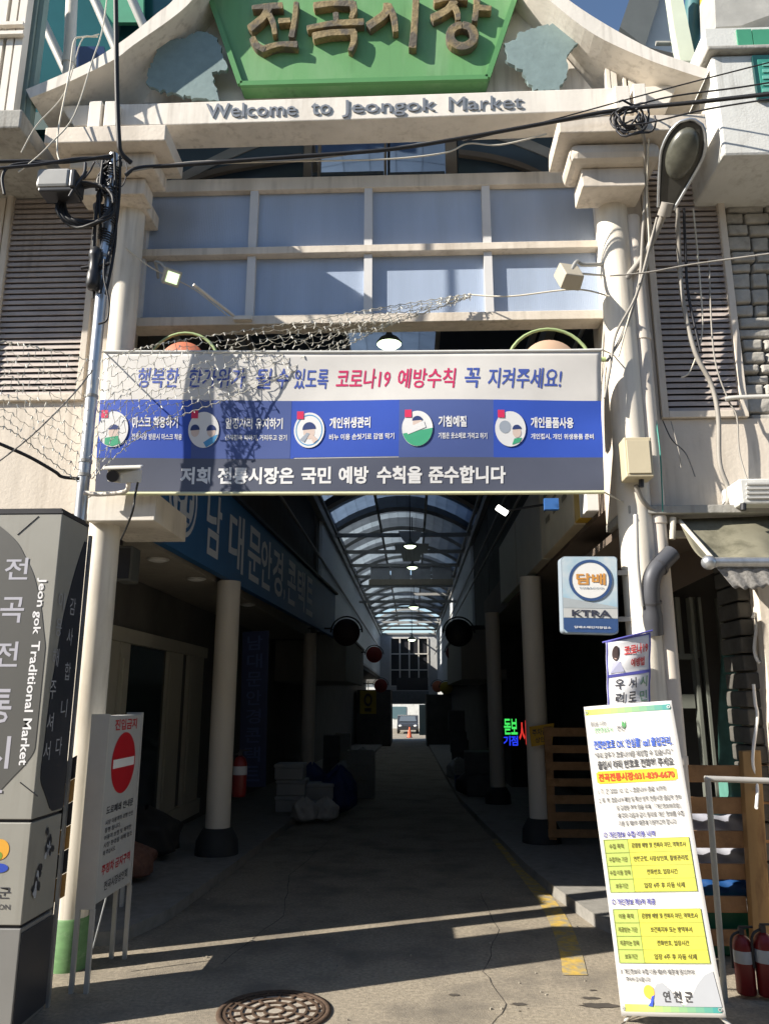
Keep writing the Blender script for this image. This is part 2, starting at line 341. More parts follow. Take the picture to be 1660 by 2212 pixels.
# curved eaves
uL = [(56, 193), (128, 163), (203, 128), (277, 79), (340, 28), (372, 2), (420, -60), (470, -140)]
lL = [(65, 212), (140, 181), (244, 130), (290, 96), (370, 40), (415, 0), (455, -55), (500, -140)]
uR = [(1530, 150), (1480, 133), (1410, 108), (1310, 54), (1225, -2), (1160, -60), (1110, -140)]
lR = [(1521, 170), (1468, 153), (1392, 126), (1282, 74), (1190, 4), (1120, -60), (1085, -140)]
for u, l in ((uL, lL), (uR, lR)):
    a = smooth_path([P(x, y, 4.80) for x, y in u], 5); b = smooth_path([P(x, y, 4.80) for x, y in l], 5)
    n = min(len(a), len(b))
    m = MB(); m.strip(a[:n], b[:n], (0, .62, 0)); m.build('curved_eave', plaster_w, T)
m = MB(); m.pplate([(306, 222), (448, 55), (505, -60), (1105, -60), (1222, 125), (1278, 192), (830, 212)], 5.12, .07); m.build('gable_panel', plaster_w, T)
# bare trusswork behind the eaves
for x, y0, y1, h_, d in ((222, 150, 222, 8, 5.2), (262, 140, 222, 8, 5.2), (1323, 104, 192, 6, 5.02), (1312, 132, 192, 4, 5.02), (1362, 128, 192, 7, 5.02), (1348, 155, 192, 3, 5.02)):
    m = MB(); m.pbox(x-h_, y0, x+h_, y1, d, d+.07); m.build('eave_post', plaster_w, T)
for bx in ((191, 218, 218, 274), (225, 218, 253, 272), (1328, 185, 1360, 243), (1368, 180, 1395, 240)):
    m = MB(); m.pbox(bx[0], bx[1], bx[2], bx[3], 4.87, 4.95); m.build('beam_block', plaster_w, T, bev=.005)
# teal grey crest panels either side of the signboard
teal = mat('weathered_teal_grey', (.20, .27, .27), .8, var=.12, scale=14, bump=.2, bscale=30, col2=(.33, .31, .27), c2scale=7, c2lo=.66, c2hi=.74)
def ragged(pts, Y):
    out = []
    for i, (x, y) in enumerate(pts):
        x2, y2 = pts[(i+1) % len(pts)]; n = max(2, int(math.hypot(x2-x, y2-y)/6))
        for k in range(n): out.append((x+(x2-x)*k/n+random.uniform(-4, 4), y+(y2-y)*k/n+random.uniform(-4, 4)))
    m = MB(); m.pplate(out, Y, .03); return m
ragged([(316, 180), (333, 120), (350, 92), (400, 80), (432, 66), (470, 80), (478, 108), (495, 145), (460, 158), (470, 216), (435, 215), (345, 195)], 4.953).build('crest_panel', teal, T)
ragged([(1092, 132), (1092, 95), (1130, 66), (1165, 54), (1200, 50), (1232, 76), (1246, 95), (1222, 122), (1228, 155), (1206, 194), (1150, 193), (1124, 146)], 4.953).build('crest_panel', teal, T)
# lettering of the beam
letter_m = mat('grey_letter_metal', (.235, .25, .275), .5, .3, var=.15, scale=20)
m = MB()
S = Sheet([P(446, 221, 4.95), P(1128, 203, 4.95), P(1128, 244, 4.95), P(446, 264, 4.95)])
for body, a0, a1, b0, b1 in (('Welcome', 0, .287, .12, .82), ('to', .335, .398, .2, .82), ('Jeongok', .432, .727, .12, 1.0), ('Market', .768, 1, .1, .8)):
    S.text(m, body, a0, b0, a1, b1, 0, .002, .0 if body == 'Market' else .005, ext=.004)
m.build('beam_lettering', letter_m, T)
# soffit block at left between column and shop sign, and wall strips
m = MB(); m.pbox(190, 1064, 336, 1125, 5.02, 5.75); m.build('column_collar', plaster_w, T, bev=.006)
# ================================================================ signboard
sgreen = mat('sign_green', (.135, .32, .125), .55, var=.10, scale=2, stretch=5, bump=.06, bscale=30, col2=(.20, .36, .18), c2scale=3, c2lo=.48, c2hi=.72, streak=.45)
T = thing('market_signboard', 'big green trapezoid signboard with carved brown letters above the gate beam', 'signboard', P(790, 190, 4.9))
fr = [(424, -90), (1142, -90), (1052, 172), (520, 186)]
m = MB(); a = [P(x, y, 4.98) for x, y in fr]; bk = [Vector((p.x, 5.118, p.z)) for p in a]
m.hexa(a, bk); m.build('board', sgreen, T, bev=.01)
m = MB()
for i, j in ((0, 3), (3, 2), (2, 1)):
    p, q = a[i], a[j]; d = (q-p).normalized(); nrm = Vector((d.z, 0, -d.x))*.02; 
    m.prism([p+nrm, q+nrm, q-nrm, p-nrm], (0, -.03, 0))
m.build('edge_trim', mat('trim_green', (.10, .27, .10), .45, var=.06), T)
carved = mat('carved_wood', (.27, .205, .105), .8, var=.45, scale=24, bump=.6, bscale=40, col2=(.105, .09, .07), c2scale=6, c2lo=.48, c2hi=.56)
def zz(x, y): return P(449.6+x*.4167, y*.4167, 4.98)
def stroke(mb, pts, ws, t=.06):
    pts = smooth_path([Vector((x, y, 0)) for x, y in pts], 5); N = len(pts); L = []; Rr = []
    for i, p in enumerate(pts):
        d = (pts[min(i+1, N-1)]-pts[max(i-1, 0)]).normalized(); f = i/(N-1)*(len(ws)-1); k = min(int(f), len(ws)-2); wv = ws[k]+(ws[k+1]-ws[k])*(f-k)
        n = Vector((-d.y, d.x, 0))*wv/2; j1, j2 = random.uniform(.96, 1.04), random.uniform(.96, 1.04); L.append(p+n*j1); Rr.append(p-n*j2)
    d0 = (pts[1]-pts[0]).normalized(); d1 = (pts[-1]-pts[-2]).normalized()
    poly = [pts[0]-d0*ws[0]*.12]+L+[pts[-1]+d1*ws[-1]*.08]+Rr[::-1]
    mb.prism([zz(p.x, p.y) for p in poly], (0, -t-random.uniform(0, .004), 0))
syl = [[([(236, 72), (310, 66), (392, 62)], (22, 30, 34)), ([(322, 72), (290, 125), (222, 182)], (40, 36, 40)), ([(322, 108), (345, 155), (352, 212)], (32, 30, 24)), ([(372, 142), (432, 138)], (28, 24)), ([(462, 44), (452, 140), (436, 224)], (28, 28, 30)), ([(236, 228), (262, 268), (300, 290)], (34, 34, 32)), ([(285, 288), (370, 262), (468, 262)], (34, 26, 34))],
       [([(552, 62), (650, 50), (758, 52)], (36, 30, 34)), ([(750, 46), (758, 85), (742, 128)], (40, 34, 22)), ([(664, 98), (668, 150)], (30, 26)), ([(518, 178), (640, 155), (808, 146)], (26, 30, 36)), ([(548, 220), (640, 202), (766, 198)], (36, 32, 34)), ([(755, 196), (758, 240), (738, 294)], (38, 32, 24))],
       [([(930, 52), (915, 105), (830, 168)], (44, 40, 44)), ([(934, 60), (962, 120), (972, 198)], (34, 34, 28)), ([(1076, 12), (1070, 140), (1058, 280)], (34, 34, 40))],
       [([(1168, 40), (1245, 22), (1340, 22)], (28, 32, 34)), ([(1275, 34), (1235, 85), (1158, 126)], (44, 36, 40)), ([(1272, 70), (1288, 100), (1292, 138)], (34, 30, 26)), ([(1390, 0), (1386, 70), (1376, 142)], (34, 32, 30)), ([(1390, 74), (1462, 78)], (32, 26)), ([(1378-60+62*math.cos(t*.5236)-5, 216+54*math.sin(t*.5236)) for t in range(-3, 10)], (38, 44, 40, 44, 38))]]
for s_ in syl:
    m = MB()
    for p, ws in s_: stroke(m, p, ws)
    m.build('carved_syllable', carved, T, bev=.003)
# ================================================================ polycarbonate panel screen
PY = 5.42
pc = mat('blue_grey_polycarbonate', (.41, .49, .63), .35, var=.16, scale=2.2, stretch=9, spec=.5, col2=(.33, .38, .46), c2scale=1.5, c2lo=.5, c2hi=.8)
T = thing('panel_screen', 'two-row screen of blue-grey polycarbonate panels in a beige frame over the entrance', 'panel screen', P(800, 690, PY))
m = MB()
xe = [(300, 316), (535, 554), (785, 805), (1042, 1063), (1290, 1303)]
m.box(P(296, 390, PY).x, P(1316, 390, PY).x, PY-.03, PY+.12, P(800, 410, PY).z, P(800, 384, PY).z)
m.box(P(296, 547, PY).x, P(1310, 547, PY).x, PY-.05, PY+.10, P(800, 551, PY).z, P(800, 536, PY).z)
m.box(P(290, 690, PY).x, P(1305, 690, PY).x, PY-.05, PY+.12, P(800, 703, PY).z, P(800, 684, PY).z)
m.build('frame_rail', plaster, T, bev=.004)
zt, zm0, zm1, zb = P(800, 410, PY).z, P(800, 536, PY).z, P(800, 551, PY).z, P(800, 684, PY).z
xv = [P(x, 545, PY).x for x in (308, 545, 795, 1052, 1297)]
pale_mull = mat('pale_mullion', (.66, .65, .64), .5, var=.05)
for x in xv:
    m = MB()
    for za, zbb in ((zt, zm0), (zm1, zb)): m.box(x-.032, x+.032, PY-.022, PY+.06, zbb+.001, za-.001)
    m.build('mullion', pale_mull, T)
for za, zbb in ((zt, zm0), (zm1, zb)):
    for i in range(4):
        m = MB(); n = 60; x0, x1 = xv[i]+.033, xv[i+1]-.033
        for k in range(n):
            a_, b_ = x0+(x1-x0)*k/n, x0+(x1-x0)*(k+1)/n
            m.box(a_, b_-.0012, PY+.028, PY+.0305, zbb+.002, za-.002)
        m.box(x0, x1, PY+.031, PY+.036, zbb+.002, za-.002)
        m.build('polycarbonate_panel', pc, T)

# spandrel sheets between the beam and the screen
slate = mat('slate_blue_sheet', (.055, .085, .115), .3, var=.15, scale=2, spec=.5)
for x0, x1 in ((362, 655), (988, 1240)):
    m = MB(); m.pbox(x0, 292, x1, 386, 5.56, 5.575); m.build('spandrel_sheet', slate, T)
taupe = mat('taupe_post', (.25, .21, .17), .6, var=.1)
for x0, x1 in ((656, 673), (962, 986), (686, 692), (829, 834)): m = MB(); m.pbox(x0, 285, x1, 386, 5.53, 5.60); m.build('spandrel_post', taupe, T)
m = MB()
for x0, x1 in ((675, 828), (836, 960)): m.pbox(x0, 371, x1, 378, 5.545, 5.57)
m.build('spandrel_rail', mat('slate_rail', (.10, .12, .14), .5, var=.1), T)
taupe_rib = mat('taupe_rib', (.16, .14, .12), .6, var=.1)
m = MB(); arc = smooth_path([P(990, 322, 5.5), P(1060, 332, 5.5), P(1130, 352, 5.5), P(1200, 385, 5.5)], 5); m.strip(arc, [p-Vector((0, 0, .05)) for p in arc], (0, .04, 0)); m.build('spandrel_rib', taupe_rib, T)
m = MB(); arc = smooth_path([P(650, 330, 5.5), P(560, 345, 5.5), P(460, 365, 5.5), P(400, 388, 5.5)], 5); m.strip(arc, [p-Vector((0, 0, .05)) for p in arc], (0, .04, 0))
m.build('spandrel_rib', taupe_rib, T)

m = MB(); rs = random.Random(12)
def crack(pts, w_):
    q = []
    for a_, b_ in zip(pts, pts[1:]):
        for k in range(6): t = k/6; q.append(Vector((a_[0]+(b_[0]-a_[0])*t+rs.uniform(-.012, .012), a_[1]+(b_[1]-a_[1])*t+rs.uniform(-.012, .012), .0025)))
    for a_, b_ in zip(q, q[1:]):
        d = (b_-a_).normalized(); n = Vector((-d.y, d.x, 0))*w_*rs.uniform(.5, 1.2); m.face([a_-n, b_-n, b_+n, a_+n])
crack([(.35, 4.3), (.5, 4.7), (.42, 5.2), (.6, 6.1), (.55, 7.4)], .0025); crack([(-1.2, 5.3), (-1.0, 6.4), (-1.15, 7.8), (-.95, 10)], .0025); crack([(1.0, 4.4), (1.5, 4.9), (2.2, 5.0)], .002)
m.build('road_surface', mat('crack_tar', (.04, .036, .032), .9, var=.2), kind='structure')
m = MB()
for k in range(70):
    x, y = rs.uniform(-1.9, 1.6), rs.uniform(4.1, 7.2); r_ = rs.uniform(.004, .012); a_ = rs.uniform(0, 6); m.prism([(x+r_*math.cos(a_+t*1.7)*rs.uniform(.6, 1.3), y+r_*math.sin(a_+t*1.7), .0) for t in range(4)], (0, 0, rs.uniform(.004, .01)))
m.build('grit', mat('grit_stone', (.30, .27, .22), .9, var=.3), label='scattered grit and crumbs on the road before the gate', cat='grit', kind='stuff')
# ================================================================ arcade roof
AX0, AX1, CX = -2.0, 1.55, -.23
ZS, ZC, YE = 5.75, 6.42, 50.0
HW = (AX1-AX0)/2+.05
def vault(t): # t 0..1 across
    x = CX+HW*(2*t-1); return x, ZS+(ZC-ZS)*(1-(2*t-1)**2)
roof_d = mat('roof_sheet_slate', (.05, .065, .085), .5, var=.12, scale=3, trans=.3)
roof_l = mat('roof_sheet_clear', (.30, .36, .44), .4, var=.10, scale=3, trans=.8)
roof_c = mat('roof_sheet_bright', (.40, .44, .47), .4, var=.10, scale=3, trans=.9)
roof_f = mat('roof_sheet_pale', (.26, .285, .31), .4, var=.12, scale=3, trans=.8)
roof_m = mat('roof_sheet_frosted', (.11, .135, .17), .4, var=.12, scale=3, trans=.6)
T = thing('arcade_roof', 'arched translucent arcade roof on steel ribs running down the market alley', 'arcade roof', (CX, 5.6, ZS))
bays = [5.55+2.3*i for i in range(19)]+[YE]
steel = mat('painted_steel', (.34, .335, .32), .5, .1, var=.12, scale=6)
for i, y in enumerate(bays):
    m = MB(); n = 20
    for k in range(n):
        (xa, za), (xb, zb_) = vault(k/n), vault((k+1)/n)
        m.hexa([(xa, y, za-.10), (xb, y, zb_-.10), (xb, y, zb_), (xa, y, za)], [(xa, y+.06, za-.10), (xb, y+.06, zb_-.10), (xb, y+.06, zb_), (xa, y+.06, za)])
    m.build('rib', steel, T)
    if i % 2 == 0 or i > 5:
        m = MB(); m.box(AX0-.02, AX1+.02, y, y+.07, ZS-.12, ZS-.02); m.build('tie_beam', steel, T)
m = MB()
for t in (.04, .335, .665, .96):
    x, z = vault(t); m.box(x-.03, x+.03, 5.55, YE, z-.14, z-.06)
m.build('purlin', steel, T)
for i in range(len(bays)-1):
    m = MB(); y0, y1 = bays[i]+.03, bays[i+1]+.03
    for s3, mi in ((0, 0), (1, 1), (2, 2)):
        for q in range(4):
            if (i == 15) or (i == 10 and s3 == 1) or (i == 18 and q > 1): continue        # bays left open to the sky
            ya, yb = y0+(y1-y0)*q/4, y0+(y1-y0)*(q+1)/4
            if s3 == 1: mm = 1 if i in (0, 1, 4, 7, 8, 10, 12, 13, 15, 16) or (q == 1) else 2
            else: mm = 1 if (i in (5, 8, 10, 11, 13, 15, 16, 17) and q in (1, 2)) or (i > 2 and q == 2 and s3 == 0) else (2 if i > 4 else 0)
            if i >= 6: mm = 3 if mm == 1 else 4
            n = 5
            for k in range(n):
                t0, t1 = s3/3+(k/n)/3, s3/3+((k+1)/n)/3
                (xa, za), (xb, zb_) = vault(t0), vault(t1)
                m.hexa([(xa, ya, za+.002), (xb, ya, zb_+.002), (xb, ya, zb_+.01), (xa, ya, za+.01)], [(xa, yb, za+.002), (xb, yb, zb_+.002), (xb, yb, zb_+.01), (xa, yb, za+.01)], mm)
    m.build('roof_panel', [roof_d, roof_l, roof_m, roof_c, roof_f], T)
beige_b = mat('beige_beam', (.55, .47, .36), .6, var=.1)
m = MB()
for k in range(4): m.pbox(800+44*k, 1224, 842+44*k, 1251, 24, 24.03)
m.build('cross_panel', mat('cross_sheet', (.55, .56, .58), .5, var=.08), T)
m = MB(); m.pbox(796, 1251, 978, 1263, 23.95, 24.1); m.build('cross_beam', beige_b, T)
m = MB(); m.pbox(775, 1297, 1000, 1302, 27, 27.06); m.build('cross_rail', steel, T)
# ================================================================ alley side buildings
corr = mat('corrugated_cladding', (.64, .67, .70), .5, .1, var=.1, scale=4)
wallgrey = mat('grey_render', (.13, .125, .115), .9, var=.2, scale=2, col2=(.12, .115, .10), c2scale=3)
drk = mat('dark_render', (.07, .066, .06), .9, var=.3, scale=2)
T = thing('shop_block', 'long grey shop building with the blue fascia sign, along the covered alley', 'shop building', (-4, 5.6, 0))
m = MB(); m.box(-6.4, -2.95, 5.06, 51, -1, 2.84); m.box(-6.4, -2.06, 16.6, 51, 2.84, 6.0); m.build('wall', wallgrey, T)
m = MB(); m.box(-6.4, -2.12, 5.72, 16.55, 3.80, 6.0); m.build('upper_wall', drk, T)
m = MB(); m.box(-6.4, -2.14, 5.76, 16.5, 2.845, 3.78); m.build('soffit', mat('soffit_panel', (.36, .33, .28), .8, var=.12), T)
m = MB()
for k in range(200):
    y = 17.0+.16*k; m.box(-2.05, -1.99, y, y+.09, 3.05, 5.62)
m.box(-2.055, -2.03, 16.9, 49.5, 3.0, 5.65); m.build('corrugated_wall', mat('pale_corrugated', (.70, .75, .78), .45, .1, var=.06), T)
m = MB(); m.box(-2.06, -1.92, 5.7, 49.5, 5.50, 5.68); m.build('gutter', steel, T)
for y0, y1 in ((6.3, 6.9), (7.05, 7.7), (7.75, 8.0), (9.3, 9.9), (10.2, 10.9)):
    m = MB(); m.box(-2.949, -2.90, y0, y1, .302, 2.155); m.box(-2.90, -2.893, y0+.08, y1-.08, .45, 1.1); m.box(-2.90, -2.893, y0+.08, y1-.08, 1.2, 2.0); m.build('door_panel', creamdoor, T)
m = MB(); m.box(-2.95, -2.88, 6.2, 11.0, 2.16, 2.3); m.box(-2.95, -2.88, 5.5, 11, .12, .3); m.build('door_frame', creamdoor, T)
m = MB(); m.box(-2.96, -2.93, 8.02, 9.28, .3, 2.15); m.build('glass_door', mat('dark_glass', (.02, .03, .032), .12, var=0, spec=.6), T)
T = thing('shop_block', 'long dark shop building behind the box signs, along the covered alley', 'shop building', (4, 5.6, 0))
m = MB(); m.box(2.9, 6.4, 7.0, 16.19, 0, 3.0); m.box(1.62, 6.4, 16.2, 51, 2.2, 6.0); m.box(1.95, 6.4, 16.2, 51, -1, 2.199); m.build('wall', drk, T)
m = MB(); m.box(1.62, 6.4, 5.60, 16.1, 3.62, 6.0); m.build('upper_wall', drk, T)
m = MB(); m.box(1.50, 6.4, 5.46, 16.1, 3.02, 3.56); m.build('soffit', brownwall, T)
m = MB(); m.box(1.50, 1.60, 5.7, 49.5, 5.50, 5.68); m.build('gutter', steel, T)
m = MB()
for k in range(145):
    y = 20+.2*k; m.box(1.555, 1.60, y, y+.12, 2.25, 5.5)
m.box(1.60, 1.615, 19.9, 49.4, 2.22, 5.55); m.build('corrugated_wall', corr, T)
# columns under the soffits
greybase = mat('black_base_paint', (.03, .032, .034), .7, var=.2)
colshade = mat('pale_column_paint', (.66, .62, .54), .6, var=.06, stretch=4)
def column(x, y, h, r, label):
    g = gz(y)+.06; t = thing('alley_column', label, 'column', (x, y, g), 'round columns along the alley')
    m = MB(); m.tube([(x, y, g+.2), (x, y, h)], r, 24); m.build('shaft', colshade, t)
    m = MB(); m.lathe((x, y, g), (0, 0, 1), [(r*1.75, .0), (r*1.68, .16), (r*1.2, .27), (r*1.02, .28)], 24); m.build('base', greybase, t)
column(-1.99, 8.35, 2.85, .125, 'cream round column with black base, standing on the sidewalk under the blue sign')
column(-1.98, 15.2, 2.85, .125, 'dim round column standing before the low canopy')
column(1.42, 9.25, 3.02, .125, 'pale round column beside the wooden slats and yellow notice')
column(1.36, 13.2, 3.02, .12, 'dim round column beside the coloured light sign')
# low canopies with grey fascia
canopy_m = mat('canopy_panel', (.32, .30, .265), .7, var=.15, scale=4, stretch=4)
for (x0, x1, y0, y1, z0, z1, nm, lb) in ((-3.4, -1.42, 16.9, 23, 1.98, 3.02, 'shop_canopy', 'grey boxed shop canopy jutting out over the yellow picture board'), (1.02, 2.4, 16.4, 23, 2.0, 3.1, 'shop_canopy', 'grey boxed shop canopy jutting out over the coloured light sign')):
    t = thing(nm, lb, 'canopy', ((x0+x1)/2, y0, z0))
    m = MB(); m.box(x0, x1, y0, y1, z0, z1-.06)
    for k in range(14): m.box(x0+(x1-x0)*k/14, x0+(x1-x0)*k/14+.03, y0-.012, y0-.002, z0+.05, z1-.1)
    m.build('fascia', canopy_m, t)
    m = MB(); m.box(x0-.03, x1+.03, y0-.04, y1+.02, z1-.058, z1); m.build('coping', dark_m, t)
# ---- end wall of the alley with gridded window
T = thing('end_wall', 'pale wall with a gridded window closing the far end of the covered alley', 'wall', (-.2, YE, 1.4))
wx0, wx1 = P(843, 1430, YE).x, P(924, 1430, YE).x; wz0, wz1, wzb = P(885, 1482, YE).z, P(885, 1378, YE).z, P(885, 1521, YE).z
m = MB(); m.box(AX0-.05, AX1+.05, YE+.1, YE+.3, wzb, wz0); m.box(AX0-.05, wx0, YE+.1, YE+.3, wz0, wz1); m.box(wx1, AX1+.05, YE+.1, YE+.3, wz0, wz1); m.box(AX0-.05, AX1+.05, YE+.1, YE+.3, wz1, 5.7)
m.build('wall', mat('pale_end_wall', (.45, .46, .47), .8, var=.1), T)
pale_bar = mat('pale_bar', (.62, .60, .56), .5, var=.05)
for k in range(5):
    x = wx0+(wx1-wx0)*k/4; m = MB(); m.box(x-.04, x+.04, YE+.05, YE+.14, wz0, wz1); m.build('window_bar', pale_bar, T)
m = MB()
for k in range(4): z = wz0+(wz1-wz0)*k/3; m.box(wx0, wx1, YE+.04, YE+.13, z-.035, z+.035)
m.build('window_rail', pale_bar, T)
m = MB(); m.box(wx0, wx1, YE+.16, YE+.18, wz0, wz1); m.build('window_pane', mat('dim_glass', (.03, .03, .035), .2, var=0), T)
# ================================================================ long blue optician sign
sblue = mat('shop_sign_blue', (.035, .14, .34), .45, var=.1, scale=2)
lil = mat('pale_lettering', (.66, .70, .76), .5, var=0)
a, b = Vector((-2.065, 5.85, 0)), Vector((-1.62, 16.4, 0))
T = thing('shop_fascia_sign', 'long blue shop sign with white letters above the sidewalk with the foam boxes', 'shop sign', (-2.0, 6, 2.85))
S = Sheet([a+Vector((0, 0, 3.77)), b+Vector((0, 0, 3.77)), b+Vector((0, 0, 2.86)), a+Vector((0, 0, 2.86))])
m = MB(); S.slab(m, .08); m.build('sign_panel', sblue, T)
m = MB(); 
m.hexa([S.pt(0, -.04, .05), S.pt(1.01, -.04, .05), S.pt(1.01, 0, .05), S.pt(0, 0, .05)], [S.pt(0, -.04, -.3), S.pt(1.01, -.04, -.3), S.pt(1.01, 0, -.3), S.pt(0, 0, -.3)])
m.build('sign_cap', dark_m, T)
m = MB()
for ch, u, hw_ in (('남', .165, .022), ('대', .247, .027), ('문', .326, .028), ('안', .387, .026), ('경', .455, .028), (',', .50, .004), ('콘', .55, .028), ('택', .625, .028), ('트', .70, .028)):
    S.text(m, ch, u-hw_*1.1, .14 if ch != ',' else .68, u+hw_*1.1, .86, 0, .004, .018)
S.disc(m, .075, .45, .036, .40, 0, .004)
m.build('lettering', lil, T)
m = MB(); S.ring(m, .075, .45, .031, .35, .88, 0, .008); S.text(m, '안', .054, .25, .096, .68, 0, .008, .02); m.build('emblem', sblue, T)
# vertical dark blue sign beside the second column
T = thing('vertical_shop_sign', 'tall dark blue sign board with upright letters behind the cream column', 'shop sign', P(545, 1550, 9.4))
S = Sheet([P(524, 1365, 9.4), P(580, 1362, 9.4), P(573, 1700, 9.4), P(515, 1700, 9.4)])
m = MB(); S.slab(m, .06); m.build('sign_panel', mat('night_blue_panel', (.012, .022, .07), .5, var=.1), T)
m = MB()
for i, ch in enumerate('남대문안경콘택트'): S.text(m, ch, .2, .03+i*.12, .78, .125+i*.12, 0, .003, .012)
m.build('lettering', mat('dim_blue_lettering', (.04, .065, .16), .5, var=0), T)
# right: row of box signs on the soffit edge
T = thing('box_sign_row', 'row of grey and yellow box signs above the sidewalk with the wooden slats', 'shop sign', (1.4, 6.2, 3.05))
cols = [mat('sign_face_cream', (.62, .54, .38), .5, var=.12, scale=3), mat('sign_face_grey', (.42, .39, .31), .5, var=.12, scale=3), mat('sign_face_yellow', (.60, .38, .04), .5, var=.05), white]
for y0, y1, mi in ((6.06, 6.30, 3), (6.31, 6.50, 2), (6.55, 8.2, 0), (8.25, 10.2, 1), (10.25, 12.2, 1)):
    m = MB(); m.box(1.40, 1.60, y0, y1, 3.06, 3.95); m.build('sign_panel', cols[mi], T, bev=.01)
m = MB()
S = Sheet([(1.398, 8.1, 3.88), (1.398, 6.62, 3.88), (1.398, 6.62, 3.12), (1.398, 8.1, 3.12)])
for i, ch in enumerate('사진관'): S.rect(m, .1+i*.3, .25, .3+i*.3, .32, 0); S.rect(m, .1+i*.3, .45, .28+i*.3, .5, 0); S.rect(m, .14+i*.3, .6, .3+i*.3, .68, 0)
m.build('faded_bar', mat('faded_brown', (.2, .17, .11), .6, var=0), T)
m = MB(); m.pbox(1175, 1076, 1206, 1100, 5.85, 5.9); m.build('blue_corner', mat('corner_blue', (.04, .14, .42), .5, var=0), T)
# ================================================================ round signs hanging from both sides
def round_sign(x, y, z, r, colr, label, name_ring=dark_m, k_=1.16):
    t = thing('round_hanging_sign', label, 'round sign', (x, y, z-r), 'round signs hanging along the alley')
    m = MB(); m.lathe((x, y-.05, z), (0, 1, 0), [(0, 0), (r*.96, 0), (r, .015), (r, .085), (r*.96, .1), (0, .1)], 36); m.build('disc', colr, t)
    m = MB(); m.tube([(x+k_*r*math.cos(math.pi*k/16), y, z+k_*r*math.sin(math.pi*k/16)) for k in range(17)], max(.012, r*.06), 8)
    for k in (1, 15): m.tube([(x+.98*r*math.cos(math.pi*k/16), y, z+.98*r*math.sin(math.pi*k/16)), (x+k_*r*math.cos(math.pi*k/16), y, z+k_*r*math.sin(math.pi*k/16))], .01, 6)
    sx = -2.0 if x < CX else 1.6
    m.tube([(x+math.copysign(r*1.1, sx), y, z+r*.3), (sx, y, z+r*.3)], .018, 6)
    m.build('bracket', name_ring, t); return t
dk = mat('disc_maroon_black', (.03, .012, .012), .5, var=.2); dk2 = mat('disc_black', (.012, .012, .013), .5, var=.2)
rd = mat('disc_red', (.30, .035, .03), .5, var=.1); rd2 = mat('disc_dull_red', (.14, .03, .035), .5, var=.1); yl = mat('disc_yellow', (.40, .30, .03), .5, var=.1)
orr = mat('disc_coral', (.50, .16, .09), .55, var=.1); pch = mat('disc_peach', (.52, .36, .25), .55, var=.06); gring = mat('ring_green', (.36, .46, .22), .45, var=.06)
p = P(396, 790, 5.25); round_sign(p.x, 5.25, p.z, .175, orr, 'coral red round sign in a green ring peeking over the banner', gring, 1.5)
p = P(1186, 795, 5.25); round_sign(p.x, 5.25, p.z, .205, pch, 'peach round sign in a green ring peeking over the banner', gring, 1.5)
for (dx, dy, Y, rpx, mt, lb) in ((748, 1366, 15, 29, dk, 'dark maroon round sign with arched bracket, before the canopy of the yellow board'), (990, 1367, 15, 29, dk2, 'black round sign with arched bracket, facing the maroon one across the alley'),
        (808, 1414, 22, 17, rd, 'bright red round sign beyond the maroon one'), (977, 1410, 22, 15, rd2, 'dull red round sign partly behind the black one'), (822, 1481, 24, 14, rd, 'red round sign low beside the yellow shop board'),
        (963, 1486, 23, 13, yl, 'yellow round sign overlapping the orange one'), (945, 1483, 27, 12, orr, 'orange round sign overlapped by the yellow one')):
    p = P(dx, dy, Y); round_sign(p.x, Y, p.z, rpx*Y/F*1.0, mt, lb)
# ================================================================ pendant lamps under the roof
lampglow = mat('lamp_glow', (.80, .95, .62), .4, var=0, emit=2.2)
def pendant(dx, dy, Y, r, label, rod=None):
    p = P(dx, dy, Y); t = thing('pendant_lamp', label, 'pendant lamp', p, 'pendant lamps under the arcade roof')
    m = MB(); m.lathe(p, (0, 0, 1), [(r, 0), (r*1.02, r*.12), (r*.75, r*.5), (r*.3, r*.8), (r*.12, r*1.3), (0, r*1.32)], 20); m.build('shade', mat('lamp_shade', (.12, .15, .12), .5, var=0), t)
    m = MB(); m.lathe(p, (0, 0, 1), [(0, -r*.42), (r*.55, -r*.32), (r*.97, -.0), (0, .001)], 20); m.build('bulb', lampglow, t)
    m = MB(); m.tube([p+Vector((0, 0, r*1.3)), (p.x, p.y, ZC-.12)], .012, 6); m.build('rod', dark_m, t)
pendant(840, 744, 5.7, .1, 'pale green glowing pendant lamp just above the banner')
pendant(885, 1180, 16.0, .13, 'glowing pendant lamp, uppermost of those down the alley axis')
pendant(890, 1226, 20.0, .14, 'glowing pendant lamp hanging below the uppermost one')
pendant(893, 1312, 25, .16, 'small glowing pendant lamp midway down the alley')
pendant(889, 1382, 30, .16, 'small glowing pendant lamp near the gridded end window')
# box reflectors round the first lamps
T = thing('roof_signboard', 'pale stepped board hung across the alley behind the pendant lamps', 'board', P(887, 1185, 17))
m = MB(); m.pplate([(851, 1174), (926, 1174), (922, 1195), (910, 1195), (905, 1212), (870, 1212), (866, 1195), (854, 1195)], 17, .05); m.build('lower_board', white_b, T)
m = MB(); m.pplate([(860, 1147), (912, 1147), (905, 1164), (896, 1172), (875, 1172), (868, 1164)], 16.9, .05); m.build('upper_board', corr, T)
# floodlight tube high on right inside
T = thing('wall_spotlight', 'small lit white spotlight just under the banner above the box signs', 'spotlight', P(1083, 1103, 7.5))
p = P(1083, 1103, 7.5); m = MB(); m.tube([p+Vector((-.045, 0, .035)), p+Vector((.045, -.02, -.035))], .03, 12); m.build('lamp', mat('spot_glow', (.95, .95, .85), .4, var=0, emit=3), T)
m = MB(); m.tube([p+Vector((.045, 0, -.0)), (1.6, 7.5, p.z+.1)], .012, 6); m.build('bracket', dark_m, T)
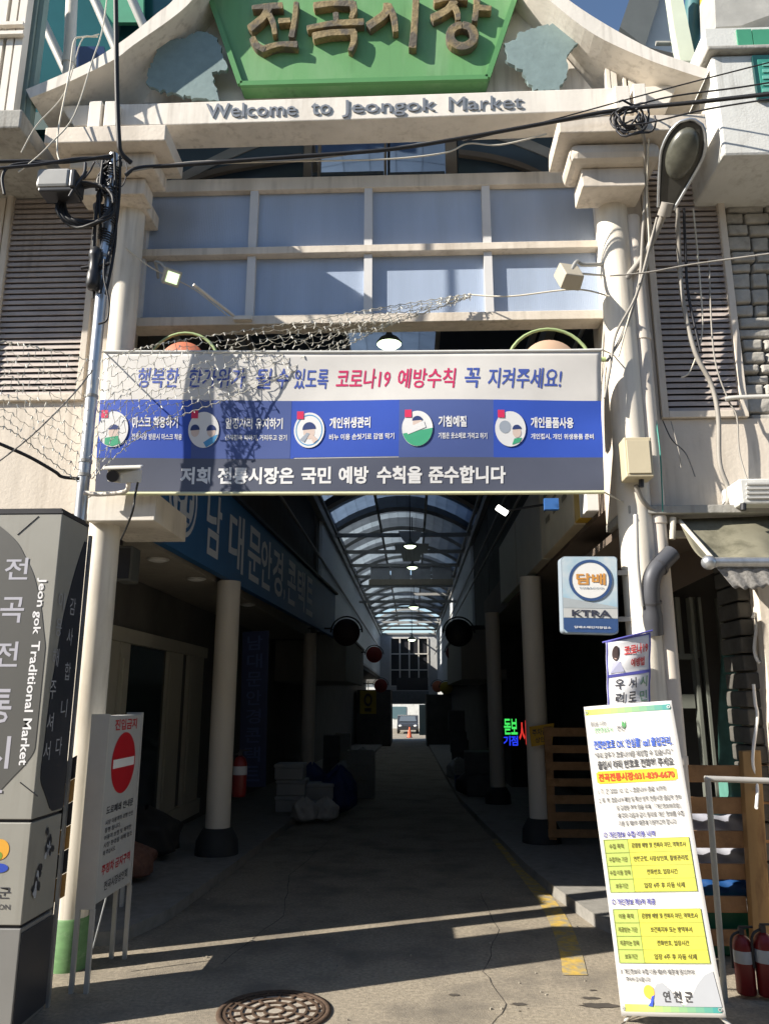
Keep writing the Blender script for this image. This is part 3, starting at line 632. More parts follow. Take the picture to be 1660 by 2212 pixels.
# cables and pipes running along inside
def rail(name, pts, r, mt, label, cat='pipe'):
    m = MB(); m.tube(pts, r, 8); return m.build(name, mt, label=label, cat=cat)
rail('wall_pipe', [(1.45, 5.8, 4.2), (1.40, 49, 4.3)], .018, steel, 'thin pale pipe running above the box signs down the alley')
rail('wall_pipe', [(1.52, 5.8, 4.75), (1.50, 49, 4.7)], .02, steel, 'upper of the two thin pipes above the box signs')
rail('wall_pipe', [(-1.98, 5.8, 4.6), (-1.90, 49, 4.5)], .025, steel, 'pale pipe running above the blue fascia sign down the alley')
# ================================================================ goods and small things in the alley
foam = mat('styrofoam', (.42, .44, .46), .7, var=.08)
def foambox(x, y, z, label, w_=.42, h=.22):
    z += gz(y)-.033; t = thing('foam_box', label, 'foam box', (x, y, z), 'foam boxes piled in the alley')
    m = MB(); m.box(x-w_/2, x+w_/2, y-.2, y+.2, z, z+h*.74); m.build('tub', foam, t, bev=.015)
    m = MB(); m.box(x-w_/2-.01, x+w_/2+.01, y-.21, y+.21, z+h*.75, z+h); m.build('lid', foam, t, bev=.015)
for (x, y, z, lb) in ((-1.80, 12.1, .12, 'grey foam box at the bottom of the stack by the dim column'), (-1.79, 12.12, .345, 'grey foam box in the middle of the stack by the dim column'), (-1.82, 12.08, .57, 'grey foam box on top of the stack by the dim column'),
        (-1.42, 12.3, .05, 'foam box on the road behind the white sacks'), (-1.40, 12.32, .275, 'foam box on top of the one behind the white sacks')): foambox(x, y, z, lb)
bagb = mat('blue_bag', (.02, .04, .16), .5, var=.3, scale=14); bagw = mat('pale_bag', (.35, .36, .37), .55, var=.2, scale=14); bagk = mat('dark_bag', (.03, .03, .035), .6, var=.3)
def bag(x, y, z, s_, mt, label, hh=.8):
    m = MB(); k = random.random()*9; z += gz(y)-.033
    def f(u, v):
        t = 2*math.pi*u; cx_, sx_ = math.cos(t), math.sin(t); e = .55
        q = (abs(cx_)**(2/e*.5)+abs(sx_)**(2/e*.5))**(-e*.5)
        pr = min(1, (v*6)**.6)*(1 if v < .62 else max(.06, 1-((v-.62)/.38)**1.4*.9))
        w_ = 1+.06*math.sin(5*t+k+6*v)+.05*math.sin(9*t-k+11*v)+.03*math.sin(17*t+3*k)
        return (x+s_*.42*cx_*q*pr*w_, y+s_*.34*sx_*q*pr*w_, z+s_*hh*v**.9*(1+.05*math.sin(3*t+k)*v))
    m.grid(f, 40, 18); m.build('goods_bag', mt, label=label, cat='bag', group='bags of goods in the alley')
bagw2 = mat('white_sack', (.50, .50, .49), .55, var=.2, scale=14)
bag(-1.50, 11.35, .04, .42, bagw2, 'white sack on the road in front of the foam boxes'); bag(-1.22, 11.5, .04, .40, bagw2, 'white sack nearest the middle of the road by the foam boxes')
bag(-1.12, 12.4, .04, .62, bagb, 'dark blue bag behind the white sacks', 1.1); bag(-1.65, 13.2, .12, .6, bagb, 'dark blue bag against the dim column', 1.0)
bag(-1.2, 13.6, .04, .5, bagk, 'black bag behind the dark blue ones', 1.2); bag(-1.38, 16.2, .12, .6, bagw, 'pale sack under the edge of the low canopy')
bag(-1.3, 21, .12, .7, bagw, 'pale sack far down the alley past the low canopy'); bag(.98, 14.5, .12, .5, bagk, 'small dark bag at the kerb below the light sign'); bag(.98, 17.6, .12, .6, bagw, 'pale sack at the kerb beyond the light sign')
def crate(x, y, z, mt, label, w_=.5, d=.36, h=.27):
    m = MB(); t_ = .02; z += gz(y)-.033
    m.box(x-w_/2, x+w_/2, y-d/2, y+d/2, z, z+t_)
    for (a0, a1, b0, b1) in ((-w_/2, w_/2, -d/2, -d/2+t_), (-w_/2, w_/2, d/2-t_, d/2), (-w_/2, -w_/2+t_, -d/2+t_, d/2-t_), (w_/2-t_, w_/2, -d/2+t_, d/2-t_)):
        for k in range(4): m.box(x+a0, x+a1, y+b0, y+b1, z+t_+k*(h-t_)/4+.008, z+t_+(k+1)*(h-t_)/4)
    m.build('plastic_crate', mt, label=label, cat='crate', group='plastic crates in the alley')
cr = mat('crate_pale', (.30, .31, .30), .5, var=.1); cb = mat('crate_blue', (.03, .06, .16), .5, var=.1)
crate(-.95, 14.9, .04, cr, 'pale crate at the bottom of the stack standing on the road'); crate(-.95, 14.9, .315, cr, 'pale crate in the middle of the stack standing on the road'); crate(-.95, 14.9, .59, cr, 'pale crate on top of the stack standing on the road')
crate(1.05, 15.6, .12, cb, 'blue crate on the kerb below the light sign'); crate(1.05, 15.6, .395, cr, 'pale crate stacked on the blue crate below the light sign')
# fire extinguishers
red = mat('extinguisher_red', (.16, .010, .010), .35, var=.08)
def extinguisher(p, s_, label):
    t = thing('fire_extinguisher', label, 'fire extinguisher', p); p = Vector(p)
    m = MB(); m.lathe(p, (0, 0, 1), [(0, 0), (.075*s_, 0), (.08*s_, .02*s_), (.08*s_, .36*s_), (.06*s_, .42*s_), (.025*s_, .45*s_), (0, .45*s_)], 24); m.build('cylinder', red, t)
    m = MB(); m.lathe(p, (0, 0, 1), [(.081*s_, .24*s_), (.082*s_, .245*s_), (.082*s_, .33*s_), (.081*s_, .335*s_)], 24); m.build('paper_label', foam, t)
    m = MB(); m.box(p.x-.02*s_, p.x+.02*s_, p.y-.02*s_, p.y+.02*s_, p.z+.45*s_, p.z+.5*s_); m.box(p.x-.015*s_, p.x+.1*s_, p.y-.01*s_, p.y+.01*s_, p.z+.5*s_, p.z+.515*s_); m.build('valve', dark_m, t)
    m = MB(); m.tube(smooth_path([p+Vector((-.02, 0, .47))*s_, p+Vector((-.1, -.03, .42))*s_, p+Vector((-.105, -.03, .2))*s_]), .011*s_, 8); m.build('hose', black, t)
extinguisher((-1.80, 8.42, .62), .9, 'red fire extinguisher hung on the side of the cream column')
extinguisher(PZ(1612, 2146, .02), .66, 'red fire extinguisher with a pale label standing before the wooden post')
extinguisher(PZ(1660, 2150, .02), .70, 'red fire extinguisher beside the pallet fence, the outer of the two')
# yellow shop board left
T = thing('yellow_shop_board', 'small yellow picture board hanging under the low grey canopy', 'board', P(796, 1515, 18))
S = psheet(777, 1492, 812, 1542, 18); m = MB(); S.slab(m, .04); m.build('panel', yl, T)
m = MB(); S.ring(m, .5, .4, .25, .28, .6, 0, .006); S.rect(m, .3, .75, .7, .9, 0, .006); m.build('printing', ink, T)
m = MB(); m.tube([P(795, 1492, 18.02), (P(795, 1492, 18).x, 18.02, 2.0)], .01, 6); m.build('hanger', dark_m, T)
# coloured light sign
T = thing('led_sign', 'dot matrix light sign glowing green, blue and red in a dark shop', 'light sign', P(1100, 1580, 15))
S = psheet(1050, 1546, 1150, 1614, 15); m = MB(); S.slab(m, .08); m.build('case', black, T)
em = [mat('led_green', (.06, .8, .12), .4, var=0, emit=.55), mat('led_blue', (.02, .05, .9), .4, var=0, emit=.6), mat('led_red', (.75, .04, .03), .4, var=0, emit=.5)]
m = MB()
for i, (ch, a0, b0, a1, b1, mi) in enumerate((('경', .08, .2, .20, .78, 0), ('돋', .38, .10, .53, .60, 0), ('보', .53, .10, .67, .60, 0), ('기', .36, .64, .51, .95, 1), ('점', .52, .64, .67, .95, 1), ('사', .70, .15, .90, .92, 2))): S.text(m, ch, a0, b0, a1, b1, mi, .004, .022)
m.build('lettering', em, T)
# yellow parking notice on the slats
T = thing('yellow_notice', 'yellow hand-lettered notice tied to the pale round column', 'notice', P(1170, 1585, 9.05))
S = Sheet([P(1142, 1570, 9.05), P(1196, 1562, 9.05), P(1192, 1606, 9.05), P(1147, 1613, 9.05)]); m = MB(); S.slab(m, .015); m.build('board', mat('notice_yellow', (.55, .33, .03), .6, var=.08), T)
m = MB(); S.text(m, '주차금지', .1, .15, .9, .5, 0, .003, .02); S.text(m, '상인회', .2, .58, .85, .86, 0, .003, .02); m.build('lettering', ink, T)
# wooden slat fence behind
wood = mat('pallet_wood', (.36, .20, .09), .75, var=.3, scale=6, bump=.3, col2=(.21, .115, .055), c2scale=5)
T = thing('slat_fence', 'low fence of horizontal wooden slats beside the pale round column', 'fence', P(1240, 1800, 9.1))
for y0, y1 in ((1572, 1591), (1610, 1627), (1646, 1664), (1682, 1699), (1718, 1737), (1755, 1774), (1792, 1810)):
    m = MB(); m.box(P(1176, 1700, 9.1).x, P(1345, 1700, 9.1).x, 9.0, 9.025, P(1240, y1, 9.0).z, P(1240, y0, 9.0).z); m.build('slat', wood, T, bev=.004)
m = MB()
for x in (1186, 1335): m.box(P(x, 1700, 9.1).x-.04, P(x, 1700, 9.1).x+.04, 9.026, 9.09, .12, P(1240, 1570, 9.0).z)
m.build('post', wood, T)
# ---- beyond the alley: street, wall, parked car, cone
T = thing('far_building', 'white low building across the street at the far end of the alley', 'building', (0, 76, gz(76)))
g = gz(76)
m = MB(); m.box(-14, 14, 76, 84, g, 3.2); m.build('wall', white_b, T)
m = MB(); m.box(-14.2, 14.2, 75.7, 84, 3.202, 3.5); m.build('roof', wallgrey, T)
for x0, x1, z0_, z1_ in ((-1.9, -.6, .9, 2.0), (.9, 2.2, .2, 2.1)):
    m = MB(); m.box(x0, x1, 75.94, 75.99, g+z0_, g+z1_); m.build('window', mat('far_glass', (.1, .16, .18), .2, var=0), T)
cp_ = mat('car_paint', (.06, .065, .075), .25, .4, var=.02); cgl = mat('car_glass', (.1, .12, .14), .1, var=0)
cy = 64.0; g = gz(cy); cx = P(880, 1540, cy).x
T = thing('parked_car', 'dark car parked nose-on at the far end of the alley', 'car', (cx, cy+2, g))
prof = [(0, .3), (-.05, .62), (.1, .78), (.9, .9), (1.5, 1.38), (2.9, 1.42), (3.7, .95), (4.2, .9), (4.3, .35)]
m = MB(); m.prism([(cx-.85, cy+y, g+z) for y, z in prof], (1.7, 0, 0)); m.build('body', cp_, T, bev=.05)
m = MB(); m.hexa([(cx-.7, cy+.90, g+.95), (cx+.7, cy+.90, g+.95), (cx+.6, cy+1.40, g+1.34), (cx-.6, cy+1.40, g+1.34)], [(cx-.7, cy+.98, g+.95), (cx+.7, cy+.98, g+.95), (cx+.6, cy+1.47, g+1.34), (cx-.6, cy+1.47, g+1.34)]); m.build('windscreen', cgl, T)
for sx in (-1, 1):
    for yy in (.75, 3.5):
        m = MB(); m.cyl((cx+sx*.86, cy+yy, g+.32), (cx+sx*.66, cy+yy, g+.32), .32, 18); m.build('wheel', black, T)
    m = MB(); m.ball((cx+sx*.6, cy-.02, g+.62), .12, 6, 0, (1.2, .4, .7)); m.build('headlight', white, T)
cy = 56.0; g = gz(cy); p = Vector((P(884, 1560, cy).x, cy, g))
T = thing('traffic_cone', 'orange traffic cone on the bright road before the parked car', 'traffic cone', p)
m = MB(); m.lathe(p, (0, 0, 1), [(.17, .03), (.06, .6), (.03, .72), (0, .72)], 16); m.build('cone', mat('cone_orange', (.7, .12, .05), .5, var=0), T)
m = MB(); m.box(p.x-.2, p.x+.2, p.y-.2, p.y+.2, g, g+.03); m.build('foot', black, T)
# ---- hanging things and stalls that narrow the far end
def far_box(nm, x0, y0, x1, y1, Y, d, mt, label, cat):
    m = MB(); m.pbox(x0, y0, x1, y1, Y, Y+d); m.build(nm, mt, label=label, cat=cat, bev=.01)
far_box('hanging_banner', 856, 1464, 924, 1491, 44, .05, mat('banner_black', (.015, .016, .02), .6, var=.2), 'black cloth banner hung across the far end under the gridded window', 'banner')
far_box('tarpaulin_awning', 842, 1493, 926, 1519, 45, .8, mat('grey_canvas', (.16, .175, .19), .7, var=.2), 'grey canvas awning below the black banner at the far end', 'awning')
far_box('market_stall', 770, 1490, 843, 1612, 40, 4, drk, 'dark stall front beside the far opening under the yellow board', 'stall')
far_box('market_stall', 921, 1500, 985, 1616, 40, 4, drk, 'dark stall front beside the far opening under the yellow round sign', 'stall')
far_box('roller_shutter', 905, 1522, 921, 1588, 51.5, .2, mat('pale_shutter', (.40, .48, .44), .5, var=.1), 'pale green shutter in the far opening beside the parked car', 'shutter')
rs = random.Random(21)
gm = [mat('carton_brown', (.10, .07, .045), .8, var=.2), mat('carton_grey', (.12, .12, .125), .8, var=.2), mat('carton_dark', (.04, .038, .035), .8, var=.3), cr, cb]
for k in range(14):
    left = k % 2 == 0; y = 13.8+k*.55+rs.uniform(-.2, .2); w_ = rs.uniform(.3, .55); h = rs.uniform(.25, .5)
    x = (-1.62+rs.uniform(-.25, .05)) if left else (1.05+rs.uniform(-.02, .3)); z = .087+gz(y)
    if 15.4 < y < 16.6: continue
    for q in range((1, 2, 1, 1, 3, 1, 2)[k % 7]):
        t = thing('carton', ('%s carton %s, %s %s kerb' % (('brown', 'grey', 'dark', 'pale', 'blue')[k % 5], ('on the sidewalk', 'stacked on another', 'topmost of three')[q], ('nearest, at the', 'near the blue bags at the', 'past the low canopy at the', 'under the canopy at the', 'before the red round sign at the', 'deep in the alley at the', 'far down the alley at the')[k//2], 'foam box' if left else 'light sign')), 'carton', (x, y, z), 'cartons along the alley kerbs')
        m = MB(); m.box(x-w_/2, x+w_/2, y-w_*.4, y+w_*.4, z, z+h-.02); m.build('box', gm[k % 5], t, bev=.012)
        m = MB(); m.box(x-w_/2-.004, x-.004, y-w_*.4-.004, y+w_*.4+.004, z+h-.019, z+h-.008); m.box(x+.004, x+w_/2+.004, y-w_*.4-.004, y+w_*.4+.004, z+h-.019, z+h-.008); m.build('flap', gm[k % 5], t)
        z += h; x += rs.uniform(-.04, .04)

# small things under the left soffit
for (dx, dy, lb) in ((342, 1207, 'flat round ceiling lamp under the soffit, closest to the column with the green base'), (424, 1249, 'flat round ceiling lamp under the soffit, middle of the three'), (535, 1305, 'flat round ceiling lamp under the soffit, deepest of the three')):
    p = PZ(dx, dy, 2.842); t = thing('ceiling_lamp', lb, 'ceiling lamp', p, 'ceiling lamps under the soffit')
    m = MB(); m.lathe(p, (0, 0, -1), [(0, 0), (.10, 0), (.10, .012), (.085, .02)], 20); m.build('rim', alu, t)
    m = MB(); m.lathe(p, (0, 0, -1), [(.084, .018), (.05, .03), (0, .033)], 20); m.build('diffuser', white, t)
T = thing('standing_board', 'pale blank board leaning behind the no-entry board', 'board', (-2.45, 6.2, .09))
m = MB(); m.hexa([P(262, 1695, 6.25), P(285, 1692, 6.25), P(279, 1780, 6.2), P(258, 1795, 6.2)], [P(262, 1695, 6.25)+Vector((0, .03, 0)), P(285, 1692, 6.25)+Vector((0, .03, 0)), P(279, 1780, 6.2)+Vector((0, .03, 0)), P(258, 1795, 6.2)+Vector((0, .03, 0))]); m.build('panel', white_b, T)
m = MB()
for x in (262, 276): q = P(x, 1780, 6.26); m.box(q.x-.012, q.x+.012, 6.24, 6.27, .088, q.z+.02)
m.build('leg', alu, T)
bag(-2.55, 7.1, .12, .75, mat('brown_mat', (.17, .085, .06), .9, var=.4, scale=12), 'low brown heap under a cloth by the shop doors', .45)
bag(-2.62, 8.0, .12, .8, mat('black_sheet', (.02, .02, .02), .7, var=.3), 'low black covered heap by the shop doors', .6)
# ================================================================ left street building
BY = 5.32
tealglass = mat('teal_glass', (.02, .10, .105), .15, var=.15, scale=1, spec=.6)
greenpanel = mat('green_panel', (.06, .27, .16), .5, var=.08)
navy = mat('navy_glass', (.03, .05, .12), .15, var=.1, spec=.6)
T = thing('corner_building', 'cream corner building with a beige louvre and teal-glazed upper floor behind the steel pole', 'building', (-3.4, BY, 0))
zb0, zl0, zl1 = P(100, 1110, BY).z, P(100, 862, BY).z, P(100, 385, BY).z
m = MB(); m.box(-7, -2.24, BY, 5.7, zb0, zl0-.02); m.box(-7, P(2, 600, BY).x-.04, BY, 5.7, zl0-.02, zl1+.1); m.box(P(206, 600, BY).x, -2.20, BY, 5.7, zl0-.02, zl1+.5)
m.build('wall', plaster, T)
def louvre(T, x0, x1, z0, z1, y, pitch=.047):
    m = MB(); n = int((z1-z0)/pitch); xa, xb = min(x0, x1), max(x0, x1)
    for k in range(n):
        z = z0+pitch*k
        m.hexa([(xa, y-.005, z), (xb, y-.005, z), (xb, y+.008, z+.037), (xa, y+.008, z+.037)], [(xa, y+.04, z+.014), (xb, y+.04, z+.014), (xb, y+.05, z+.046), (xa, y+.05, z+.046)])
    m.build('louvre', louv, T)
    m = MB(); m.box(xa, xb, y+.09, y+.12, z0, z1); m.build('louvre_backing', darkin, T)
    m = MB(); f_ = .05
    m.box(xa-f_, xa, y-.03, y+.1, z0-f_, z1+f_); m.box(xb, xb+f_, y-.03, y+.1, z0-f_, z1+f_); m.box(xa, xb, y-.03, y+.1, z0-f_, z0); m.box(xa, xb, y-.03, y+.1, z1, z1+f_)
    m.build('louvre_frame', plaster, T, bev=.004)
louvre(T, P(12, 600, BY).x, P(192, 600, BY).x, zl0+.03, zl1, BY)
# balcony slab and upper floor
zs0, zs1 = P(20, 276, 4.55).z, P(20, 236, 4.55).z
m = MB(); m.box(-7, P(46, 255, 4.55).x, 4.55, 6.2, zs0, zs1); m.build('balcony_slab', concrete, T, bev=.012)
m = MB()
xr = P(52, 120, 4.75).x
for x0, x1 in ((-30, 8), (16, 30), (34, 50)): m.box(P(x0, 120, 4.75).x, P(x1, 120, 4.75).x, 4.72, 4.80, zs1+.002, zs1+2.6)
for dy in (63, 83): 
    z = P(20, dy, 4.75).z; m.box(P(-60, dy, 4.75).x, P(60, dy, 4.75).x, 4.68, 4.715, z-.03, z)
m.build('window_frame', plaster_w, T)
m = MB(); m.box(-7, xr, 4.84, 4.87, zs1+.002, zs1+2.6); m.build('window_glass', mat('pale_glazing', (.30, .38, .36), .2, var=.1), T)
m = MB(); m.box(xr+.005, xr+.04, 4.86, 4.93, zs1+.002, zs1+2.6); m.build('side_frame', mat('green_grey_frame', (.22, .30, .27), .5, var=.1), T)
# side block receding with teal glazing
m = MB(); m.box(-6, -2.35, 6.3, 6.36, 5.2, 10); m.build('upper_glazing', tealglass, T)
m = MB()
for k in range(3): m.box(-2.9+.9*k*0-k*1.1-.0, -2.86-k*1.1, 6.2, 6.29, 5.2, 10)
m.box(-6, -2.35, 6.22, 6.29, 6.9, 7.1); m.build('upper_mullion', mat('dark_teal_frame', (.03, .08, .08), .5, var=.1), T)
m = MB(); m.pplate([(165, -60), (310, -60), (310, 48), (245, 48), (225, 20)], 6.15, .04); m.build('green_signpanel', greenpanel, T)
m = MB()
for (a, b) in (((78, 15), (165, 200)), ((196, -20), (262, 130)), ((268, -40), (312, 60))):
    m.tube([P(a[0], a[1], 5.9), P(b[0], b[1], 6.05)], .045, 6)
m.build('sloping_beam', alu, T)
m = MB(); m.tube([P(158, -60, 5.45), P(148, 168, 5.45)], .05, 14); m.tube([P(150, 126, 5.45), P(149, 140, 5.45)], .06, 14); m.build('drain_pipe', plaster_w, T)
m = MB(); m.pplate([(150, 100), (225, 100), (235, 165), (150, 170)], 6.1, .03); m.build('blue_glass', navy, T)
# ================================================================ right street building
T = thing('corner_building', 'cream corner building with louvre, rough stone facing and a pale parapet', 'building', (3, BY, 0))
zb1 = P(1500, 1106, BY).z; zr0, zr1 = P(1500, 890, BY).z, P(1480, 362, BY).z
xl0, xl1 = P(1416, 620, BY).x, P(1566, 620, BY).x
m = MB(); m.box(1.46, 2.62, BY, 5.7, zb1, zr0-.055); m.box(1.46, xl0-.055, BY, 5.7, zr0-.055, zr1+.5); m.box(xl0-.055, xl1+.055, BY, 5.7, zr1+.055, zr1+.5)
m.build('wall', plaster, T)
louvre(T, xl0, xl1, zr0, zr1, BY)
m = MB(); m.box(P(1588, 700, BY).x, 6, BY+.08, 5.7, P(1620, 1030, BY).z, P(1620, 432, BY).z); m.build('stone_mortar', mat('stone_mortar', (.33, .315, .285), .9, var=.2), T)
rs = random.Random(3); xs0 = P(1588, 700, BY).x; zz0 = P(1620, 1028, BY).z; zz1 = P(1620, 434, BY).z
m = MB(); z = zz0
while z < zz1-.05:
    h = rs.choice((.08, .10, .13)); x = xs0+rs.uniform(0, .04)
    h = min(h, zz1-z)
    while x < 3.8:
        w_ = rs.uniform(.10, .30); d = rs.uniform(0, .045); j = lambda: rs.uniform(-.004, .004)
        m.hexa([(x+.012+j(), BY+d*.4, z+.012+j()), (x+w_-.008+j(), BY+d, z+.012), (x+w_-.008, BY+d*.6, z+h-.008+j()), (x+.012, BY+d, z+h-.008)], [(x+.004, BY+.079, z+.004), (x+w_-.004, BY+.079, z+.004), (x+w_-.004, BY+.079, z+h-.004), (x+.004, BY+.079, z+h-.004)]); x += w_
    z += h
m.build('stone_facing', stone, T, bev=.014)
m = MB(); m.box(xs0-.02, 6, BY+.01, 5.7, P(1620, 430, BY).z+.004, P(1620, 345, BY).z); m.build('upper_wall', white_b, T)
# parapet box
m = MB(); px0 = P(1548, 230, 4.75).x
m.box(px0, 6, 4.75, 5.8, P(1600, 335, 4.75).z, P(1600, 118, 4.75).z); m.build('parapet', white_b, T, bev=.02)
m = MB(); m.box(px0-.04, 6, 4.70, 5.8, P(1600, 117, 4.75).z+.002, P(1600, 108, 4.75).z); m.build('parapet_cap', concrete, T, bev=.01)
m = MB(); m.box(px0+.0, 6, 4.80, 5.8, P(1600, 107, 4.8).z, P(1600, 60, 4.8).z); m.build('upper_band', white_b, T)
m = MB()
for a_, b_ in ((1592, 1624), (1626, 1665), (1667, 1700)): m.pbox(a_, 63, b_, 106, 4.785, 4.799)
m.build('green_band', greenpanel, T)
m = MB(); m.pplate([(1540, -60), (1700, -60), (1700, 20), (1640, 40), (1600, 55), (1545, 58)], 4.9, .3); m.build('grey_tarpaulin', mat('grey_tarp', (.40, .39, .36), .8, var=.15, bump=.3, bscale=12), T)
m = MB(); m.pbox(1630, 118, 1720, 212, 4.72, 4.748); m.build('sign_frame', mat('dark_green_frame', (.01, .06, .06), .4, var=.1), T)
m = MB(); m.pbox(1640, 127, 1720, 203, 4.712, 4.7195); m.build('sign_face', mat('sea_green_face', (.05, .26, .20), .4, var=.2, scale=12), T)
m = MB()
for k in range(5): m.pbox(1646, 134+k*14, 1720, 141+k*14, 4.706, 4.711)
m.build('sign_bar', mat('pale_green_bar', (.15, .42, .34), .4, var=.2, scale=30), T)
# things above the right eave
m = MB(); m.pplate([(1438, -60), (1462, -60), (1502, 131), (1468, 131), (1455, 60)], 5.45, .10); m.build('white_boxed_gutter', mat('pale_green_white', (.62, .66, .52), .5, var=.06), T)
m = MB(); m.tube([P(1503, -60, 5.7), P(1488, 120, 5.7)], .075, 16); m.build('teal_pipe', mat('teal_pipe_paint', (.06, .16, .17), .45, var=.1), T)
m = MB(); m.tube(smooth_path([P(1522, -60, 5.5), P(1523, 20, 5.5), P(1530, 60, 5.5), P(1524, 95, 5.5)]), .045, 12); m.build('yellow_pipe', mat('yellow_pipe_paint', (.60, .36, .03), .45, var=.08), T)
m = MB(); m.tube([P(1540, -60, 5.6), P(1540, 60, 5.6)], .07, 12); m.build('dark_pipe', dark_m, T)
m = MB(); m.pplate([(1378, -60), (1442, -60), (1392, 100), (1338, 58)], 6.4, .06); m.build('dark_side_panel', mat('slate_panel', (.10, .11, .11), .6, var=.1), T)
m = MB(); m.pplate([(1442, -60), (1470, -60), (1475, 120), (1392, 100)], 6.5, .06); m.build('grey_side_panel', alu, T)
m = MB(); m.tube([P(1415, 94, 5.8), P(1512, 94, 5.8)], .02, 8); m.build('tie_rod', concrete, T)
m = MB(); m.tube(smooth_path([P(1536, 130, 5.0), P(1520, 210, 5.0), P(1528, 270, 5.0), P(1514, 318, 5.0)]), [.04]*19, 10); m.build('wrapped_pipe', palecable, T)
# ledge under the wall and right ground floor shop
m = MB(); m.box(1.46, 6, 5.10, 5.72, zb1-.06, zb1-.002); m.build('ledge', concrete, T, bev=.006)
m = MB(); m.box(1.50, 6, 5.40, 7.0, zb1-.12, zb1-.065); m.build('shop_soffit', brownwall, T)
m = MB(); m.hexa([P(1408, 1300, 6.6), P(1640, 1190, 5.45), P(1640, 1120, 5.45), P(1408, 1120, 6.6)], [P(1408, 1300, 6.6)+Vector((0, .05, 0)), P(1640, 1190, 5.45)+Vector((0, .05, 0)), P(1640, 1120, 5.45)+Vector((0, .05, 0)), P(1408, 1120, 6.6)+Vector((0, .05, 0))]); m.build('slanting_fascia', brownwall, T)
# interior
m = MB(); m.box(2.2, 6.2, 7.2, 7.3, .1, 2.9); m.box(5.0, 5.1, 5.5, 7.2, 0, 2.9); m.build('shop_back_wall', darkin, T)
m = MB()
for a_, b_ in ((1432, 1442), (1462, 1472), (1497, 1506)): m.pbox(a_, 1290, b_, 1420, 6.95, 7.05)
m.pbox(1432, 1412, 1506, 1424, 6.94, 7.06); m.pbox(1432, 1500, 1500, 1530, 6.94, 7.06)
for a_, b_ in ((1520, 1527), (1540, 1546), (1586, 1592)): m.pbox(a_, 1290, b_, 2000, 6.9, 7.0)
m.build('shop_window_frame', mat('grey_green_frame', (.15, .16, .14), .5, var=.1), T)
m = MB(); m.pplate([(1560, 1400), (1588, 1400), (1610, 1600), (1615, 1760), (1556, 1760), (1552, 1560)], 6.7, .03); m.build('hanging_cloth', mat('teal_cloth', (.03, .09, .08), .8, var=.4, scale=10), T)
m = MB(); z = .1
rs = random.Random(5)
while z < 2.7:
    h = .115; m.box(P(1606, 1500, 5.5).x-rs.uniform(0, .015), P(1652, 1500, 5.5).x, 5.45-rs.uniform(0, .02), 5.8, z+.008, z+h); z += h+.005
m.build('stone_pier', mat('dark_stone', (.10, .095, .085), .9, var=.3, bump=.6, bscale=25), T, bev=.012)
xj = P(1654, 1500, 5.35).x
for xa, xb in ((xj, xj+.4), (xj+1.9, 6)): m = MB(); m.box(xa, xb, 5.3, 5.8, 0, 2.4); m.build('pale_jamb', plaster, T)
# ---- awning
awn = mat('awning_cloth', (.17, .16, .115), .85, var=.15, scale=5, col2=(.08, .075, .05), c2scale=3, bump=.2, bscale=20)
T = thing('shop_awning', 'dirty beige roll-out awning with a lace valance over a shop', 'awning', P(1600, 1220, 4.75))
m = MB(); a0, a1, b1, b0 = P(1464, 1122, 5.2), P(1760, 1112, 5.2), P(1760, 1208, 4.7), P(1536, 1208, 4.7)
m.grid(lambda u, v: (a0*(1-u)+a1*u)*(1-v)+(b0*(1-u)+b1*u)*v+Vector((0, 0, -.09*math.sin(math.pi*v)*(1+.35*math.sin(9*u))-.008*math.sin(30*u)*v)), 30, 12); m.build('cloth', awn, T, thick=.006)
m = MB(); m.tube([b0+Vector((-.02, 0, -.02)), b1+Vector((0, 0, -.02))], .032, 14); m.ball(b0+Vector((-.02, 0, -.02)), .045, 8); m.build('roller_tube', metal_g, T)
m = MB(); m.grid(lambda u, v: b0*(1-u)+b1*u+Vector((0.02+.09*v*(1-u), .004*math.sin(40*u), -.05-.12*v*(1+.10*math.sin(9*u)+.06*math.sin(61*u)))), 80, 6); m.build('lace_valance', mat('lace', (.27, .26, .245), .9, var=.45, scale=60), T, thick=.004)
m = MB(); m.tube([P(1452, 1118, 5.15), P(1450, 1165, 5.15)], .022, 10); m.tube([P(1464, 1122, 5.2), P(1536, 1205, 4.72)], .014, 8); m.box(P(1455, 1150, 5.2).x, P(1500, 1150, 5.2).x, 5.2, 5.25, P(1480, 1160, 5.2).z, P(1480, 1146, 5.2).z); m.build('bracket', palecable, T)
# ---- outdoor unit box at the right edge
T = thing('air_conditioner', 'pale boxy air conditioner on the ledge above the awning', 'air conditioner', P(1640, 1090, 5.0))
m = MB(); m.pbox(1598, 1033, 1720, 1088, 4.98, 5.3); m.build('casing', white_b, T, bev=.012)
m = MB()
for k in range(4): m.pbox(1612, 1042+k*10, 1720, 1046+k*10, 4.968, 4.979)
m.build('grille', alu, T)
m = MB(); m.tube([P(1604, 1088, 4.99), P(1604, 1102, 4.99)], .02, 8); m.tube([P(1690, 1088, 4.99), P(1690, 1102, 4.99)], .02, 8); m.build('foot', dark_m, T)
